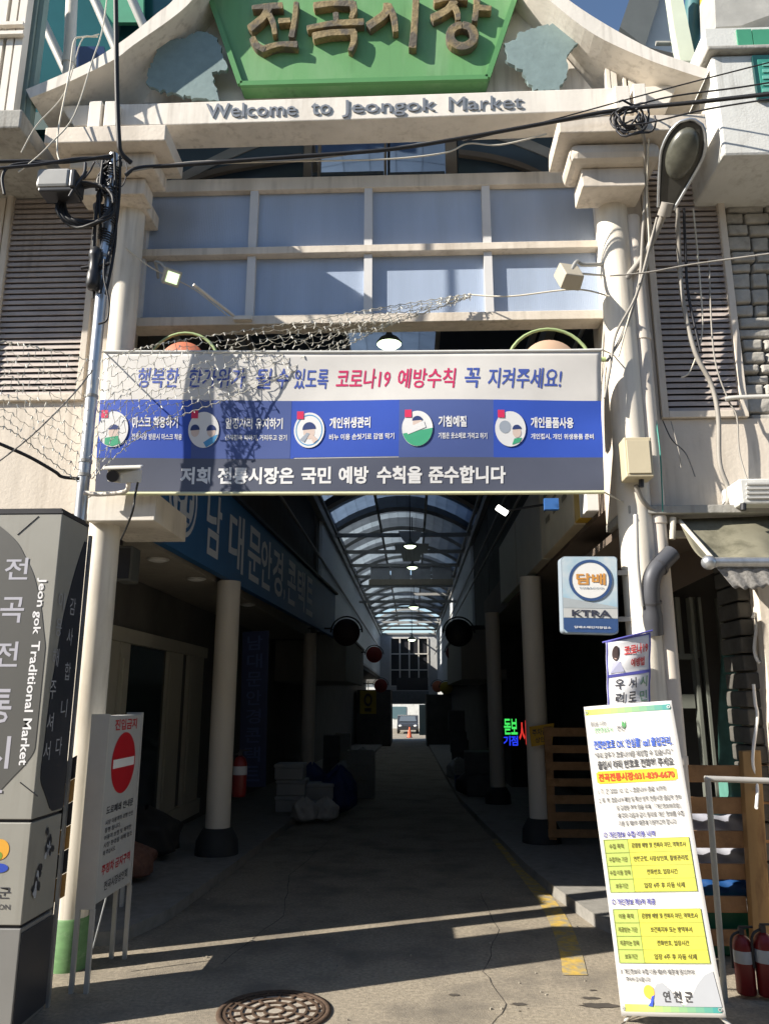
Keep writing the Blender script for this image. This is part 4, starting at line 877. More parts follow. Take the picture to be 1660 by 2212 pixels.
# ---- wooden pallet fence in front of the right shop
T = thing('pallet_fence', 'tall wooden pallet fence of broad slats behind the tube barrier', 'fence', P(1560, 2080, 5.3))
fy = 5.45
for k, (y0, y1) in enumerate(((1653, 1690), (1722, 1758), (1795, 1832), (1866, 1900), (1936, 1972), (2008, 2044))):
    m = MB(); m.box(P(1430, y0, fy).x, P(1612, (y0+y1)/2, fy).x, fy, fy+.022, P(1550, y1, fy).z, P(1550, y0, fy).z); m.build('slat', wood, T, bev=.004)
    m = MB(); m.box(P(1640, y0, fy).x, P(1760, y0, fy).x, fy, fy+.022, P(1650, y1, fy).z, P(1650, y0, fy).z); m.build('slat', wood, T, bev=.004)
m = MB(); m.prism([P(1602, 1623, fy-.07), P(1642, 1621, fy-.07), P(1668, 2060, fy-.07), P(1628, 2064, fy-.07)], (0, .068, 0)); m.build('post', mat('pine_post', (.36, .22, .09), .75, var=.2, scale=5, stretch=4, col2=(.2, .11, .05), c2scale=6), T, bev=.005)
tarp = [('blue_tarpaulin', (.015, .07, .22), 'blue plastic sheet showing between the lower pallet slats', (1900, 1934)), ('white_sack', (.36, .37, .42), 'white plastic sack showing between the middle pallet slats', (1830, 1868)), ('white_sack', (.33, .34, .40), 'grey-white plastic sack showing between the upper pallet slats', (1758, 1796)), ('green_box', (.01, .12, .07), 'dark green box showing under the blue sheet behind the pallet', (1972, 2009)), ('mint_box', (.12, .30, .25), 'mint green box showing at the top gap of the pallet fence', (1690, 1724)), ('green_box', (.01, .10, .055), 'dark green box at the foot of the pallet fence', (2040, 2130))]
for nm, c_, lb, (y0, y1) in tarp:
    m = MB(); xa, xb = (P(1470, y0, 5.6).x, P(1608, y0, 5.6).x) if nm != 'mint_box' else (P(1608-40, y0, 5.6).x, P(1632-20, y0, 5.6).x)
    za, zb_ = P(1550, y1+8, 5.6).z, P(1550, y0-8, 5.6).z; za = max(za, .005)
    if nm in ('white_sack', 'blue_tarpaulin'): m.grid(lambda u, v: (xa+(xb-xa)*u, 5.56+.10*(1-math.sin(math.pi*v)**.5)+.012*math.sin(17*u+5*v), za+(zb_-za)*v), 20, 8); m.grid(lambda u, v: (xa+(xb-xa)*u, 5.72+.012*math.sin(11*u), za+(zb_-za)*v), 4, 2)
    else: m.box(xa, xb, 5.54, 5.76, za, zb_)
    m.build(nm, mat(nm+'_plastic', c_, .45, var=.2, scale=8), label=lb, cat='sack' if 'sack' in nm else ('tarpaulin' if 'tarp' in nm else 'box'), bev=0 if 'sack' in nm or 'tarp' in nm else .01)
# white hanging straps near the pier
T = thing('hanging_strap', 'twisted white plastic strap hanging down the stone pier', 'strap', P(1630, 1740, 5.2))
m = MB(); m.tube(smooth_path([P(1625, 1335, 5.38), P(1632, 1320, 5.38), P(1634, 1345, 5.38), P(1628, 1400, 5.38), P(1634, 1425, 5.38), P(1640, 1432, 5.38)]), .012, 6); m.tube(smooth_path([P(1626, 1478, 5.38), P(1630, 1520, 5.38), P(1634, 1550, 5.38), P(1624, 1640, 5.38), P(1634, 1700, 5.38), P(1632, 1745, 5.2)]), .011, 6)
m.build('strap', white, T)
# railing tube on the right
T = thing('tube_barrier', 'grey steel tube barrier in front of the pallet fence', 'barrier', P(1560, 2100, 4.8))
m = MB(); m.tube([P(1521, 1682, 4.78), P(1700, 1688, 4.78)], .017, 12); m.build('top_rail', mat('chalky_steel', (.42, .41, .39), .5, .2, var=.15), T)
m = MB(); q = PZ(1566, 2165, 0.0); m.tube([P(1527, 1682, 4.78), (q.x, 4.78, 0)], .017, 12); m.build('upright', mat('chalky_steel_post', (.36, .36, .33), .5, .2, var=.15), T)

# ================================================================ unseen row across the street, behind the camera, added to block low sky light
T = thing('unseen_sky_block_row', 'plain grey unseen row added across the street from the gate to hold back low sky light', 'building', (0, -7, 0))
m = MB(); m.box(-26, 26, -13, -7.2, 0, 7.0); m.build('wall', wallgrey, T)
m = MB()
for k in range(16): m.box(-24+3*k, -22+3*k, -7.19, -7.12, 3.8, 5.4)
m.build('window', navy, T)
m = MB(); m.box(-26.2, 26.2, -13, -6.9, 7.002, 7.25); m.build('roof_edge', concrete, T)
# ================================================================ hanging banner
BNY = 4.98
T = thing('prevention_banner', 'wide blue, grey and white printed banner hung across the market entrance', 'banner', P(760, 1070, BNY))
def bfn(a, b):
    e2 = max(0, (a-.94)/.06)
    return .018*math.sin(3.2*a*math.pi+b*2)*math.sin(math.pi*b)+.013*math.sin(7*b-4*a)*a*(1-b*.3)+.004*e2*math.sin(14*a-20*b)+.02*(a-.5)**2
q = [P(226, 757, 4.96), P(1297, 755, 5.0), P(1303, 1069, 5.0), P(206, 1072, 4.95)]
S = Sheet(q, bfn)
bwhite = mat('banner_white', (.72, .70, .67), .55, var=.08, scale=3, trans=.12); bblue = mat('banner_blue', (.035, .085, .43), .5, var=.05, scale=3)
bmid = mat('banner_slate_blue', (.07, .105, .29), .5, var=.05, scale=3); bgrey = mat('banner_grey', (.085, .095, .135), .5, var=.06, scale=3)
m = MB(); NU, NV = 90, 34
m.grid(lambda u, v: S.pt(u, .02+.96*v*0+v*.98*.98, 0), NU, NV)
m.build('cloth', bwhite, T, thick=.002)
def bx(x): return (x-216)/1085.0
def by(y): return (y-756)/314.0
m = MB()
S.rect(m, 0, by(868), bx(640), by(992), 0, .0025, 40, 12); S.rect(m, bx(418), by(868), bx(632), by(992), 1, .0034, 16, 12)
S.rect(m, bx(640), by(868), bx(866), by(990), 0, .0025, 20, 12); S.rect(m, bx(866), by(868), bx(1068), by(992), 1, .0025, 20, 12)
S.rect(m, bx(1068), by(868), 1, by(992), 0, .0025, 24, 12); S.rect(m, 0, by(992), 1, .972, 2, .0027, 80, 10)
m.build('printed_field', [bblue, bmid, bgrey], T)
inkb = mat('banner_ink_navy', (.06, .10, .38), .5, var=0); inkr = mat('banner_ink_crimson', (.55, .03, .12), .5, var=0); inkw = mat('banner_ink_white', (.72, .72, .72), .5, var=0)
m = MB()
def bt(txt, x0, y0, x1, y1, mi, bold=.012, shear=0): S.text(m, txt, bx(x0), by(y0), bx(x1), by(y1), mi, .0032 if y0 < 860 else .0052, bold, shear=shear)
for txt, x0, x1, mi in (('행복한', 296, 386, 0), ('한가위가', 408, 530, 0), ('될', 553, 588, 0), ('수', 598, 624, 0), ('있도록', 636, 710, 0), ('코로나19', 727, 846, 1), ('예방수칙', 862, 988, 1), ('꼭', 1006, 1040, 0), ('지켜주세요!', 1056, 1216, 0)): bt(txt, x0, 797, x1, 842, mi, .014, .14)
m.build('headline_lettering', [inkb, inkr], T)
m = MB()
for t1, t2, x0, w1, w2 in (('마스크 착용하기', '전통시장 방문시 마스크 착용', 290, 98, 108), ('일정거리 유지하기', '신체접촉 피하기, 거리두고 걷기', 490, 124, 134), ('개인위생관리', '비누 이용 손씻기로 감염 막기', 716, 88, 140), ('기침예절', '기침은 옷소매로 가리고 하기', 950, 60, 104), ('개인물품사용', '개인접시, 개인 위생용품 준비', 1148, 92, 134)):
    bt(t1, x0, 905, x0+w1, 929, 2, .03); bt(t2, x0, 941, x0+w2, 954, 2, .02)
m.build('rule_lettering', [inkb, inkr, inkw], T)
m = MB()
bt('저희', 398, 1010, 462, 1046, 2, .035); bt('전통시장은', 478, 1010, 642, 1046, 2, .035); bt('국민', 658, 1010, 722, 1046, 2, .035); bt('예방', 738, 1010, 802, 1046, 2, .035); bt('수칙을', 820, 1010, 916, 1046, 2, .035); bt('준수합니다', 930, 1010, 1094, 1046, 2, .035)
m.build('pledge_lettering', [inkb, inkr, inkw], T)
# round pictograms
pg = [mat('picto_white', (.70, .70, .70), .5, var=0), mat('picto_green', (.06, .36, .20), .5, var=0), mat('picto_blue', (.08, .30, .55), .5, var=0), mat('picto_navy', (.03, .05, .16), .5, var=0), mat('picto_red', (.62, .03, .10), .5, var=0), mat('picto_skin', (.62, .50, .44), .5, var=0), mat('picto_grey', (.32, .36, .42), .5, var=0)]
rb = 38/314; ra = 33/1085
for i, cx_ in enumerate((249, 444, 672, 905, 1104)):
    a, b = bx(cx_), by(932); m = MB()
    S.disc(m, a, b, ra, rb, 0, .0078, 32)
    if i == 0:
        S.disc(m, a+.002, b+.2*rb, ra*.34, rb*.36, 5, .0086, 20); S.disc(m, a+.002, b+.05*rb, ra*.36, rb*.3, 3, .0092, 20, .5, 1.0); S.poly(m, [(a-ra*.5, b+rb*.85), (a-.5*ra, b+rb*.5), (a+ra*.35, b+rb*.38), (a+ra*.55, b+rb*.8), (a, b+rb*.97)], 1, .0088)
    elif i == 1:
        S.poly(m, [(a, b+rb*.7), (a+ra*.6, b+rb*.35), (a+ra*.94, b+rb*.25), (a+ra*.7, b+rb*.7), (a+ra*.2, b+rb*.97)], 2, .0086)
        for s_ in (-.55, .5): S.disc(m, a+ra*s_, b+.1*rb, ra*.27, rb*.3, 5, .0090, 18); S.disc(m, a+ra*s_, b+.02*rb, ra*.3, rb*.3, 3, .0096, 18, .48, 1.02)
    elif i == 2:
        S.ring(m, a, b, ra*.88, rb*.88, .93, 2, .0086); S.disc(m, a, b+.1*rb, ra*.38, rb*.42, 5, .0090, 20); S.disc(m, a, b-.05*rb, ra*.44, rb*.4, 3, .0096, 20, .48, 1.02)
        S.poly(m, [(a-ra*.6, b+.55*rb), (a-ra*.15, b+.15*rb), (a+ra*.05, b+.2*rb), (a-ra*.3, b+.7*rb)], 6, .0102); S.poly(m, [(a+ra*.6, b+.55*rb), (a+ra*.15, b+.2*rb), (a-ra*.0, b+.3*rb), (a+ra*.3, b+.75*rb)], 5, .0106)
    elif i == 3:
        S.poly(m, [(a+ra*math.cos(t)*.985, b+rb*math.sin(t)*.985) for t in [x*.19-.02 for x in range(16)]], 1, .0086)
        S.disc(m, a, b-.3*rb, ra*.3, rb*.32, 5, .0088, 18); S.disc(m, a, b-.42*rb, ra*.34, rb*.28, 3, .0092, 18, .5, 1.0)
        S.poly(m, [(a-ra*.8, b+.05*rb), (a+ra*.4, b-.42*rb), (a+ra*.55, b-.05*rb), (a-ra*.6, b+.35*rb)], 0, .0098)
    else:
        S.disc(m, a-ra*.35, b-.1*rb, ra*.38, rb*.36, 6, .0086, 20); S.disc(m, a+ra*.42, b+.2*rb, ra*.28, rb*.3, 5, .0090, 18); S.disc(m, a+ra*.42, b+.05*rb, ra*.3, rb*.28, 3, .0096, 18, .5, 1.0); S.poly(m, [(a+ra*.1, b+rb*.9), (a+ra*.25, b+rb*.55), (a+ra*.75, b+rb*.5), (a+ra*.6, b+rb*.75)], 1, .0094)
    S.rect(m, a-ra*.82, b-rb*1.06, a-ra*.38, b-rb*.62, 4, .0110)
    m.build('pictogram', pg, T)
m = MB(); m.tube([S.pt(k/24, .985, 0) for k in range(25)], .012, 10); m.build('hem_rod', mat('cream_rod', (.66, .66, .42), .5, var=.05), T)
m = MB(); m.tube([S.pt(k/24, .012, .0) for k in range(25)], .011, 10); m.build('top_rod', mat('top_hem', (.62, .62, .60), .5, var=.05), T)
for a_, b_, e in ((0, .01, P(192, 770, 4.70)), (0, .985, P(172, 1085, 4.70)), (1, .01, P(1322, 765, 5.12)), (1, .985, P(1345, 1085, 5.12))):
    m = MB(); m.tube([S.pt(a_, b_), e], .005, 6); m.build('tie_cord', palecable, T)
# ================================================================ galvanised pole with its clutter
PYY = 4.68
ptop, pbot = P(246, 336, PYY), P(176, 1108, PYY); px_ = (ptop.x+pbot.x)/2; ptop.x = px_
T = thing('steel_pole', 'galvanised steel pole carrying bundled black cables beside the banner', 'pole', (px_, PYY, 0))
m = MB(); m.tube([(px_, PYY, 0), (px_, PYY, ptop.z)], .038, 18); m.build('post', metal_g, T)
for dy in (560, 600, 860, 1000, 1030): m = MB(); z = P(200, dy, PYY).z; m.tube([(px_, PYY, z), (px_, PYY, z+.02)], .043, 16); m.build('strap_band', steel, T)
m = MB(); z0 = P(240, 400, PYY).z
for k in range(26):
    z = P(236, 350+k*7.5, PYY).z; r_ = .055
    m.tube([(px_+r_*math.cos(t*.7+k), PYY+r_*math.sin(t*.7+k), z-.006*t) for t in range(8)], .006, 5)
for k in range(5):
    a0 = random.uniform(0, 6); m.tube(smooth_path([(px_+.06*math.cos(a0+j*.3), PYY-.03+.04*math.sin(a0+j), P(240-j*6, 345+j*60, PYY).z) for j in range(6)], 3), .010, 6)
m.build('cable_wrap', black, T)
rr = random.Random(31)
for k in range(9):
    m = MB(); x0, y0 = 238+rr.uniform(-12, 14), rr.uniform(345, 420); pts = [(x0, y0)]
    for j in range(5): pts.append((pts[-1][0]+rr.uniform(-22, 24), pts[-1][1]+rr.uniform(-26, 34)))
    m.tube(smooth_path([P(x, y, PYY-.03+rr.uniform(-.04, .02)) for x, y in pts], 5), rr.choice((.004, .006, .008)), 6); m.build('loose_wire', rr.choice((black, dark_m, greycable)), T)
dk_plastic = mat('black_plastic', (.025, .026, .03), .4, var=.1)
# splice boxes
p0 = P(115, 384, 4.5); T = thing('splice_box', 'dark grey cable splice box hanging from the wires beside the coil of black cable', 'junction box', p0)
m = MB(); m.pbox(78, 362, 150, 402, 4.45, 4.6); m.build('case', mat('grey_case', (.33, .33, .32), .5, var=.12), T, bev=.02)
m = MB(); m.pbox(82, 402, 160, 412, 4.46, 4.6); m.pbox(150, 364, 162, 402, 4.44, 4.6); m.build('clamp', dk_plastic, T, bev=.01)
T = thing('cable_joint', 'black cable joint cylinder strapped upright to the steel pole', 'cable joint', P(203, 620, 4.5))
m = MB(); za, zb_ = P(203, 625, 4.62).z, P(206, 535, 4.62).z; x = P(204, 580, 4.62).x
m.lathe((x, 4.62, za), (0, 0, 1), [(0, 0), (.03, .0), (.045, .03), (.045, .11), (.035, .13), (.035, .22), (.045, .24), (.045, zb_-za-.04), (.02, zb_-za), (0, zb_-za)], 18); m.build('barrel', dk_plastic, T)
m = MB(); m.tube([(x-.09, 4.62, za+.16), (x+.10, 4.62, za+.19)], .012, 8); m.build('clamp', dark_m, T)
T = thing('cable_coil', 'coil of black spare cable hung beside the pole top', 'cable coil', P(190, 490, 4.5))
m = MB(); c = P(192, 440, 4.6)
for k in range(5):
    m.tube([c+Vector(((.165+.008*k)*math.cos(t*.2618), .02*math.sin(t+k)-.01*k, (.145+.006*k)*math.sin(t*.2618)-.01*k)) for t in range(25)], .011, 6)
m.build('coil', black, T)
# CCTV
T = thing('security_camera', 'white bullet security camera on the pole below the banner corner', 'security camera', P(262, 1030, 4.55))
m = MB(); m.hexa([P(232, 1013, 4.35), P(262, 1022, 4.35), P(262, 1044, 4.35), P(232, 1040, 4.35)], [P(300, 1010, 4.75), P(308, 1014, 4.75), P(306, 1042, 4.75), P(300, 1042, 4.75)])
m.hexa([P(222, 1008, 4.3), P(305, 1006, 4.3), P(306, 1012, 4.3), P(222, 1015, 4.3)], [P(235, 1006, 4.72), P(310, 1004, 4.72), P(310, 1008, 4.72), P(235, 1010, 4.72)])
m.build('housing', mat('camera_white', (.66, .64, .58), .45, var=.05), T, bev=.008)
m = MB(); m.tube([P(246, 1028, 4.36), P(243, 1029, 4.31)], .034, 16); m.build('lens', dk_plastic, T)
m = MB(); m.tube(smooth_path([P(278, 1042, 4.55), P(270, 1062, 4.58), P(215, 1068, 4.6), P(182, 1064, 4.6)]), .014, 8); m.build('bracket', plaster_w, T)
m = MB(); m.tube(smooth_path([P(298, 1042, 4.6), P(292, 1070, 4.6), P(285, 1110, 4.6), P(262, 1165, 5.05)]), .007, 6); m.build('lead', dk_plastic, T)
# hanging box lamp behind the column
T = thing('hanging_speaker', 'dark boxy speaker hung under the soffit behind the column with the green base', 'speaker', P(266, 1200, 6.0))
m = MB(); m.pbox(250, 1178, 284, 1255, 5.9, 6.1); m.build('case', mat('speaker_grey', (.10, .105, .10), .5, var=.1), T, bev=.015)
m = MB(); m.pbox(254, 1184, 280, 1249, 5.89, 5.899); m.build('grille', dark_m, T)
m = MB(); m.tube([P(262, 1178, 6.0), (P(262, 1178, 6).x, 6.0, 2.845)], .012, 6); m.build('bracket', dark_m, T)
# ================================================================ net of fairy lights
netw = mat('net_wire', (.46, .44, .37), .6, var=.1); bulbm = mat('net_bulb', (.75, .74, .68), .35, var=0)
def lightnet(label, top, bot, ytop, ybot, nu, nv, brick):
    tp = smooth_path([P(x, y, ytop[0]+(ytop[1]-ytop[0])*i/(len(top)-1)) for i, (x, y) in enumerate(top)], 8); bp = smooth_path([P(x, y, ybot[0]+(ybot[1]-ybot[0])*i/(len(bot)-1)) for i, (x, y) in enumerate(bot)], 8)
    def at(u, v):
        f = u*(len(tp)-1); i = min(int(f), len(tp)-2); a = tp[i]+(tp[i+1]-tp[i])*(f-i); g = u*(len(bp)-1); i = min(int(g), len(bp)-2); b = bp[i]+(bp[i+1]-bp[i])*(g-i)
        return a*(1-v)+b*v
    rr = random.Random(11); J = {}
    def jt(i, j):
        if (i, j) not in J:
            s_ = 1 if 0 < j < nv else 0
            J[(i, j)] = at(min(1, max(0, (i+(.0 if not brick else .0)+rr.uniform(-.26, .26)*s_)/nu)), (j+rr.uniform(-.24, .24)*s_)/nv)+Vector((0, rr.uniform(-.03, .03)*s_, -.012*s_*rr.random()))
        return J[(i, j)]
    T = thing('light_net', label, 'string lights', at(.5, 1), 'nets of unlit fairy lights')
    m = MB(); b = MB()
    for j in range(nv+1):
        for i in range(nu): 
            if 0 < j < nv and rr.random() < .08: continue
            a_, c_ = jt(i, j), jt(i+1, j); mid = (a_+c_)/2-Vector((0, 0, .012)); m.tube([a_, mid, c_], .0032 if j in (0, nv) else .0018, 4, 0, False)
    for j in range(nv):
        for i in range(nu+1):
            if (i+j) % 2 == 0: m.tube([jt(i, j), jt(i, j+1)], .0018, 4, 0, False)
    m.build('wire_mesh', netw, T)
    for (i, j), p in J.items():
        if rr.random() < .8: d = Vector((rr.uniform(-.015, .015), rr.uniform(-.012, .012), -.022)); b.tube([p, p+d], [.0042, .003], 5)
    b.build('bulb', bulbm, T, kind='stuff')
lightnet('net of unlit fairy lights stretched from the pole up to the panel screen', [(222, 776), (325, 745), (450, 724), (650, 693), (830, 662), (1015, 633)], [(196, 1034), (325, 925), (500, 856), (700, 770), (830, 705), (1012, 640)], (4.6, 5.32), (4.6, 5.32), 48, 11, True)
lightnet('net of unlit fairy lights drooping from the pole past the splice box', [(-60, 724), (20, 738), (100, 752), (200, 778)], [(-60, 905), (20, 925), (100, 985), (172, 1040)], (4.2, 4.58), (4.2, 4.58), 17, 10, True)
# ================================================================ cables
def cable(pts, r, mt, label, k=6, nm='overhead_cable'):
    n = len(pts); m = MB(); m.tube(smooth_path([P(*p) for p in pts], k), r, 7); return m.build(nm, mt, label=label, cat='cable')
cable([(249, -60, 4.4), (251, 60, 4.42), (253, 200, 4.48), (257, 300, 4.53), (262, 330, 4.56), (284, 352, 4.6)], .017, black, 'thick black cable dropping from above onto the pole top')
cable([(272, 378, 4.6), (300, 363, 4.62), (400, 356, 4.65), (600, 341, 4.68), (830, 324, 4.7), (1000, 298, 4.7), (1200, 262, 4.66), (1330, 238, 4.62), (1500, 221, 4.5), (1720, 196, 4.3)], .014, black, 'thick black cable crossing in front of the gate under the beam')
cable([(275, 372, 4.61), (420, 350, 4.66), (640, 346, 4.69), (860, 318, 4.71), (1050, 288, 4.71), (1330, 244, 4.63)], .007, greycable, 'thin grey cable twisted along the thick black one')
cable([(380, 358, 4.66), (560, 350, 4.7), (830, 344, 4.72), (960, 330, 4.73), (1010, 310, 4.73), (1080, 313, 4.72), (1180, 290, 4.7)], .006, palecable, 'thin white cable sagging under the beam')
cable([(-30, 350, 4.4), (60, 348, 4.45), (140, 350, 4.5), (245, 336, 4.58)], .013, black, 'black cable running from the pole top over the splice box')
cable([(-30, 366, 4.38), (80, 356, 4.44), (170, 343, 4.52), (240, 342, 4.58)], .012, dark_m, 'dark cable from the pole top just under the one over the splice box')
cable([(10, 420, 4.4), (6, 380, 4.4), (30, 356, 4.42), (110, 350, 4.47)], .010, black, 'black loop of cable hanging beyond the splice box')
cable([(185, 352, 4.53), (182, 375, 4.5), (165, 400, 4.47), (150, 425, 4.47)], .010, dark_m, 'short dark cable bending down to the coil')
cable([(1720, 120, 4.4), (1600, 150, 4.5), (1400, 202, 4.65), (1180, 262, 4.72), (1000, 305, 4.74)], .005, black, 'thin dark wire rising highest to the pale parapet')
cable([(1720, 168, 4.4), (1600, 188, 4.5), (1440, 210, 4.6), (1340, 238, 4.63)], .006, black, 'thin dark wire between the thick cable and the highest wire')
cable([(1720, 205, 4.3), (1530, 235, 4.45), (1400, 265, 4.55), (1330, 272, 4.6)], .006, dark_m, 'thin dark wire just below the thick cable near the street lamp')
cable([(-20, 950, 4.3), (60, 985, 4.4), (118, 1018, 4.5), (135, 1030, 4.54), (172, 1034, 4.6)], .011, dark_m, 'dark cable with a clamp sagging to the pole under the light net')
cable([(-20, 1010, 4.3), (70, 940, 4.4), (160, 850, 4.52), (200, 800, 4.58)], .005, greycable, 'thin wire slanting up to the pole across the light net')
cable([(272, 535, 5.1), (330, 580, 5.15), (420, 625, 5.3), (500, 690, 5.38)], .005, palecable, 'thin pale wire slanting across the panels past the lit floodlight')
cable([(213, 700, 4.58), (232, 690, 4.58), (235, 650, 4.58), (225, 600, 4.58), (226, 560, 4.58)], .007, black, 'black loop of wire beside the cable joint')
cable([(46, 330, 4.45), (80, 270, 4.5), (140, 200, 4.7), (175, 90, 4.75), (200, 78, 4.78), (215, 74, 4.79)], .004, palecable, 'thin white wire bending over the curved eave by the balcony')
cable([(130, 350, 4.52), (124, 325, 4.55), (128, 270, 4.6), (150, 160, 4.7), (160, 90, 4.75), (178, 80, 4.77), (212, 79, 4.79)], .006, palecable, 'white cable rising past the curved eave by the balcony')
cable([(40, 372, 4.42), (80, 340, 4.45), (110, 310, 4.5), (160, 250, 4.6), (200, 130, 4.75), (222, 60, 4.8), (238, -60, 4.85)], .005, palecable, 'pale wire climbing across the curved eave by the drain pipe')
cable([(1315, 640, 5.0), (1240, 625, 5.05), (1100, 640, 5.2), (1010, 636, 5.32)], .006, palecable, 'support wire of the light net running to the column with the meter box')
cable([(1316, 596, 5.0), (1400, 588, 4.95), (1500, 570, 4.9), (1720, 540, 4.7)], .006, greycable, 'thin cable running from the poster column past the louvre')
cable([(1372, 268, 4.6), (1390, 300, 4.7), (1392, 400, 4.95), (1386, 520, 5.02), (1378, 620, 5.03), (1345, 720, 5.03), (1310, 780, 5.03)], .011, greycable, 'grey cable dropping from the tangled coil down the poster column')
cable([(1418, 470, 4.95), (1400, 540, 5.0), (1372, 640, 5.02), (1330, 720, 5.02), (1318, 790, 5.02), (1305, 860, 5.02)], .009, greycable, 'second grey cable down the poster column, crossing the one from the coil')
cable([(1400, 300, 4.7), (1396, 420, 4.95), (1399, 560, 5.02), (1362, 670, 5.02), (1335, 770, 5.02)], .006, palecable, 'pale thin cable down the poster column')
cable([(1462, 450, 5.0), (1466, 560, 5.12), (1474, 650, 5.16), (1500, 760, 5.18), (1535, 830, 5.2), (1550, 900, 5.2), (1553, 1000, 5.2), (1572, 1060, 5.2), (1560, 1095, 5.17), (1500, 1103, 5.15), (1420, 1103, 5.12), (1390, 1085, 5.08), (1372, 1048, 5.02)], .017, greycable, 'thick grey cable curving down the louvre to the meter box')
cable([(1476, 450, 5.0), (1480, 560, 5.12), (1486, 640, 5.16), (1512, 760, 5.18)], .010, dark_m, 'dark cable beside the thick grey one on the louvre')
cable([(1496, 450, 5.1), (1510, 600, 5.18), (1515, 720, 5.2), (1490, 800, 5.22), (1470, 815, 5.22)], .006, palecable, 'pale thin wire hanging over the louvre behind the street lamp')
cable([(1530, 560, 5.18), (1540, 760, 5.2), (1570, 860, 5.2), (1590, 900, 5.2), (1596, 980, 5.2), (1620, 1060, 5.1)], .006, greycable, 'thin grey wire from the louvre down to the air conditioner')
cable([(1430, 908, 5.2), (1450, 950, 5.18), (1480, 980, 5.18), (1500, 1030, 5.18)], .004, dark_m, 'thin loose wire end on the wall under the louvre')
cable([(1448, 910, 5.2), (1465, 975, 5.18), (1470, 1010, 5.18)], .004, greycable, 'short loose wire beside the other on the wall under the louvre')
cable([(1415, 900, 5.15), (1424, 970, 5.1), (1428, 1040, 5.1), (1430, 1105, 5.1)], .005, mat('teal_wire', (.05, .25, .2), .5, var=0), 'thin teal wire hanging from the louvre corner')
cable([(1565, 862, 5.18), (1600, 858, 5.15), (1720, 855, 5.05)], .016, alu, 'thick pale conduit across the stone facing below the louvre')
cable([(1372, 1112, 5.0), (1373, 1160, 5.0), (1376, 1230, 5.02), (1385, 1310, 5.05)], .017, alu, 'grey conduit tube down the front of the poster column', nm='conduit')
# tangle of spare cable at right bracket
T = thing('cable_coil', 'tangled coil of dark cable hanging before the bracket by the street lamp', 'cable coil', P(1370, 262, 4.6))
m = MB(); rr = random.Random(4)
for k in range(9):
    c = P(1360+rr.uniform(-14, 22), 256+rr.uniform(-10, 10), 4.58+.012*k); ra_, rz_ = rr.uniform(.05, .12), rr.uniform(.06, .12); ph = rr.uniform(0, 6)
    m.tube([c+Vector((ra_*math.cos(t*.3+ph), .02*math.sin(t), rz_*math.sin(t*.3+ph)+.02*math.cos(ra_*t*9))) for t in range(19)], .0075, 6)
m.build('coil', dark_m, T)
# ================================================================ floodlights
fl = mat('floodlight_grey', (.40, .40, .38), .45, .2, var=.1); glow = mat('floodlight_glass', (.72, .95, .55), .3, var=0, emit=.75)
T = thing('floodlight', 'small lit floodlight with greenish glass before the panel screen', 'floodlight', P(368, 600, 5.1))
n_ = Vector((.45, -.55, -.55)).normalized(); s1 = n_.cross(Vector((0, 0, 1))).normalized(); s2 = s1.cross(n_)
c = P(370, 598, 5.15)
def obx(mb, c, a, b, d, ha, hb, d0, d1, mi=0, k=1): mb.hexa([c+a*x*ha*k+b*y*hb*k+d*d1 for x, y in ((-1, -1), (1, -1), (1, 1), (-1, 1))], [c+a*x*ha+b*y*hb+d*d0 for x, y in ((-1, -1), (1, -1), (1, 1), (-1, 1))], mi)
m = MB(); obx(m, c, s1, s2, n_, .058, .055, -.04, .03, 0, 1.12); m.build('housing', fl, T, bev=.006)
m = MB(); obx(m, c, s1, s2, n_, .044, .040, .031, .036); m.build('glass', glow, T)
m = MB(); m.tube(smooth_path([c-n_*.04, P(352, 572, 5.2), P(336, 566, 5.22), P(340, 582, 5.3), P(342, 600, 5.38)]), .012, 8); m.build('bracket', fl, T)
T = thing('floodlight', 'grey floodlight seen from behind on an arm from the poster column', 'floodlight', P(1235, 600, 5.1))
n2 = Vector((-.2, .75, -.5)).normalized(); t1 = n2.cross(Vector((0, 0, 1))).normalized(); t2 = t1.cross(n2); c = P(1228, 598, 5.0)
m = MB(); obx(m, c, t1, t2, n2, .07, .085, -.06, .05, 0, 1.1); m.build('housing', mat('beige_housing', (.44, .40, .32), .5, var=.1), T, bev=.008)
m = MB(); obx(m, c, t1, t2, n2, .068, .083, .052, .056); m.build('glass', mat('off_glass', (.3, .33, .3), .2, var=0), T)
m = MB(); m.tube(smooth_path([c-n2*.05, P(1245, 565, 5.05), P(1262, 572, 5.08), P(1320, 570, 5.2)]), .014, 8); m.tube([P(1240, 590, 5.0), P(1318, 596, 5.18)], .008, 6); m.build('bracket', fl, T)
T = thing('bracket_arm', 'thin pale metal arm reaching out from the panel screen rail', 'bracket arm', P(510, 688, 5.3))
m = MB(); m.tube([P(418, 615, 5.05), P(512, 688, 5.36)], .012, 8); m.box(P(505, 690, 5.36).x, P(545, 690, 5.36).x, 5.33, 5.37, P(520, 692, 5.35).z, P(520, 684, 5.35).z); m.build('arm', plaster_w, T)
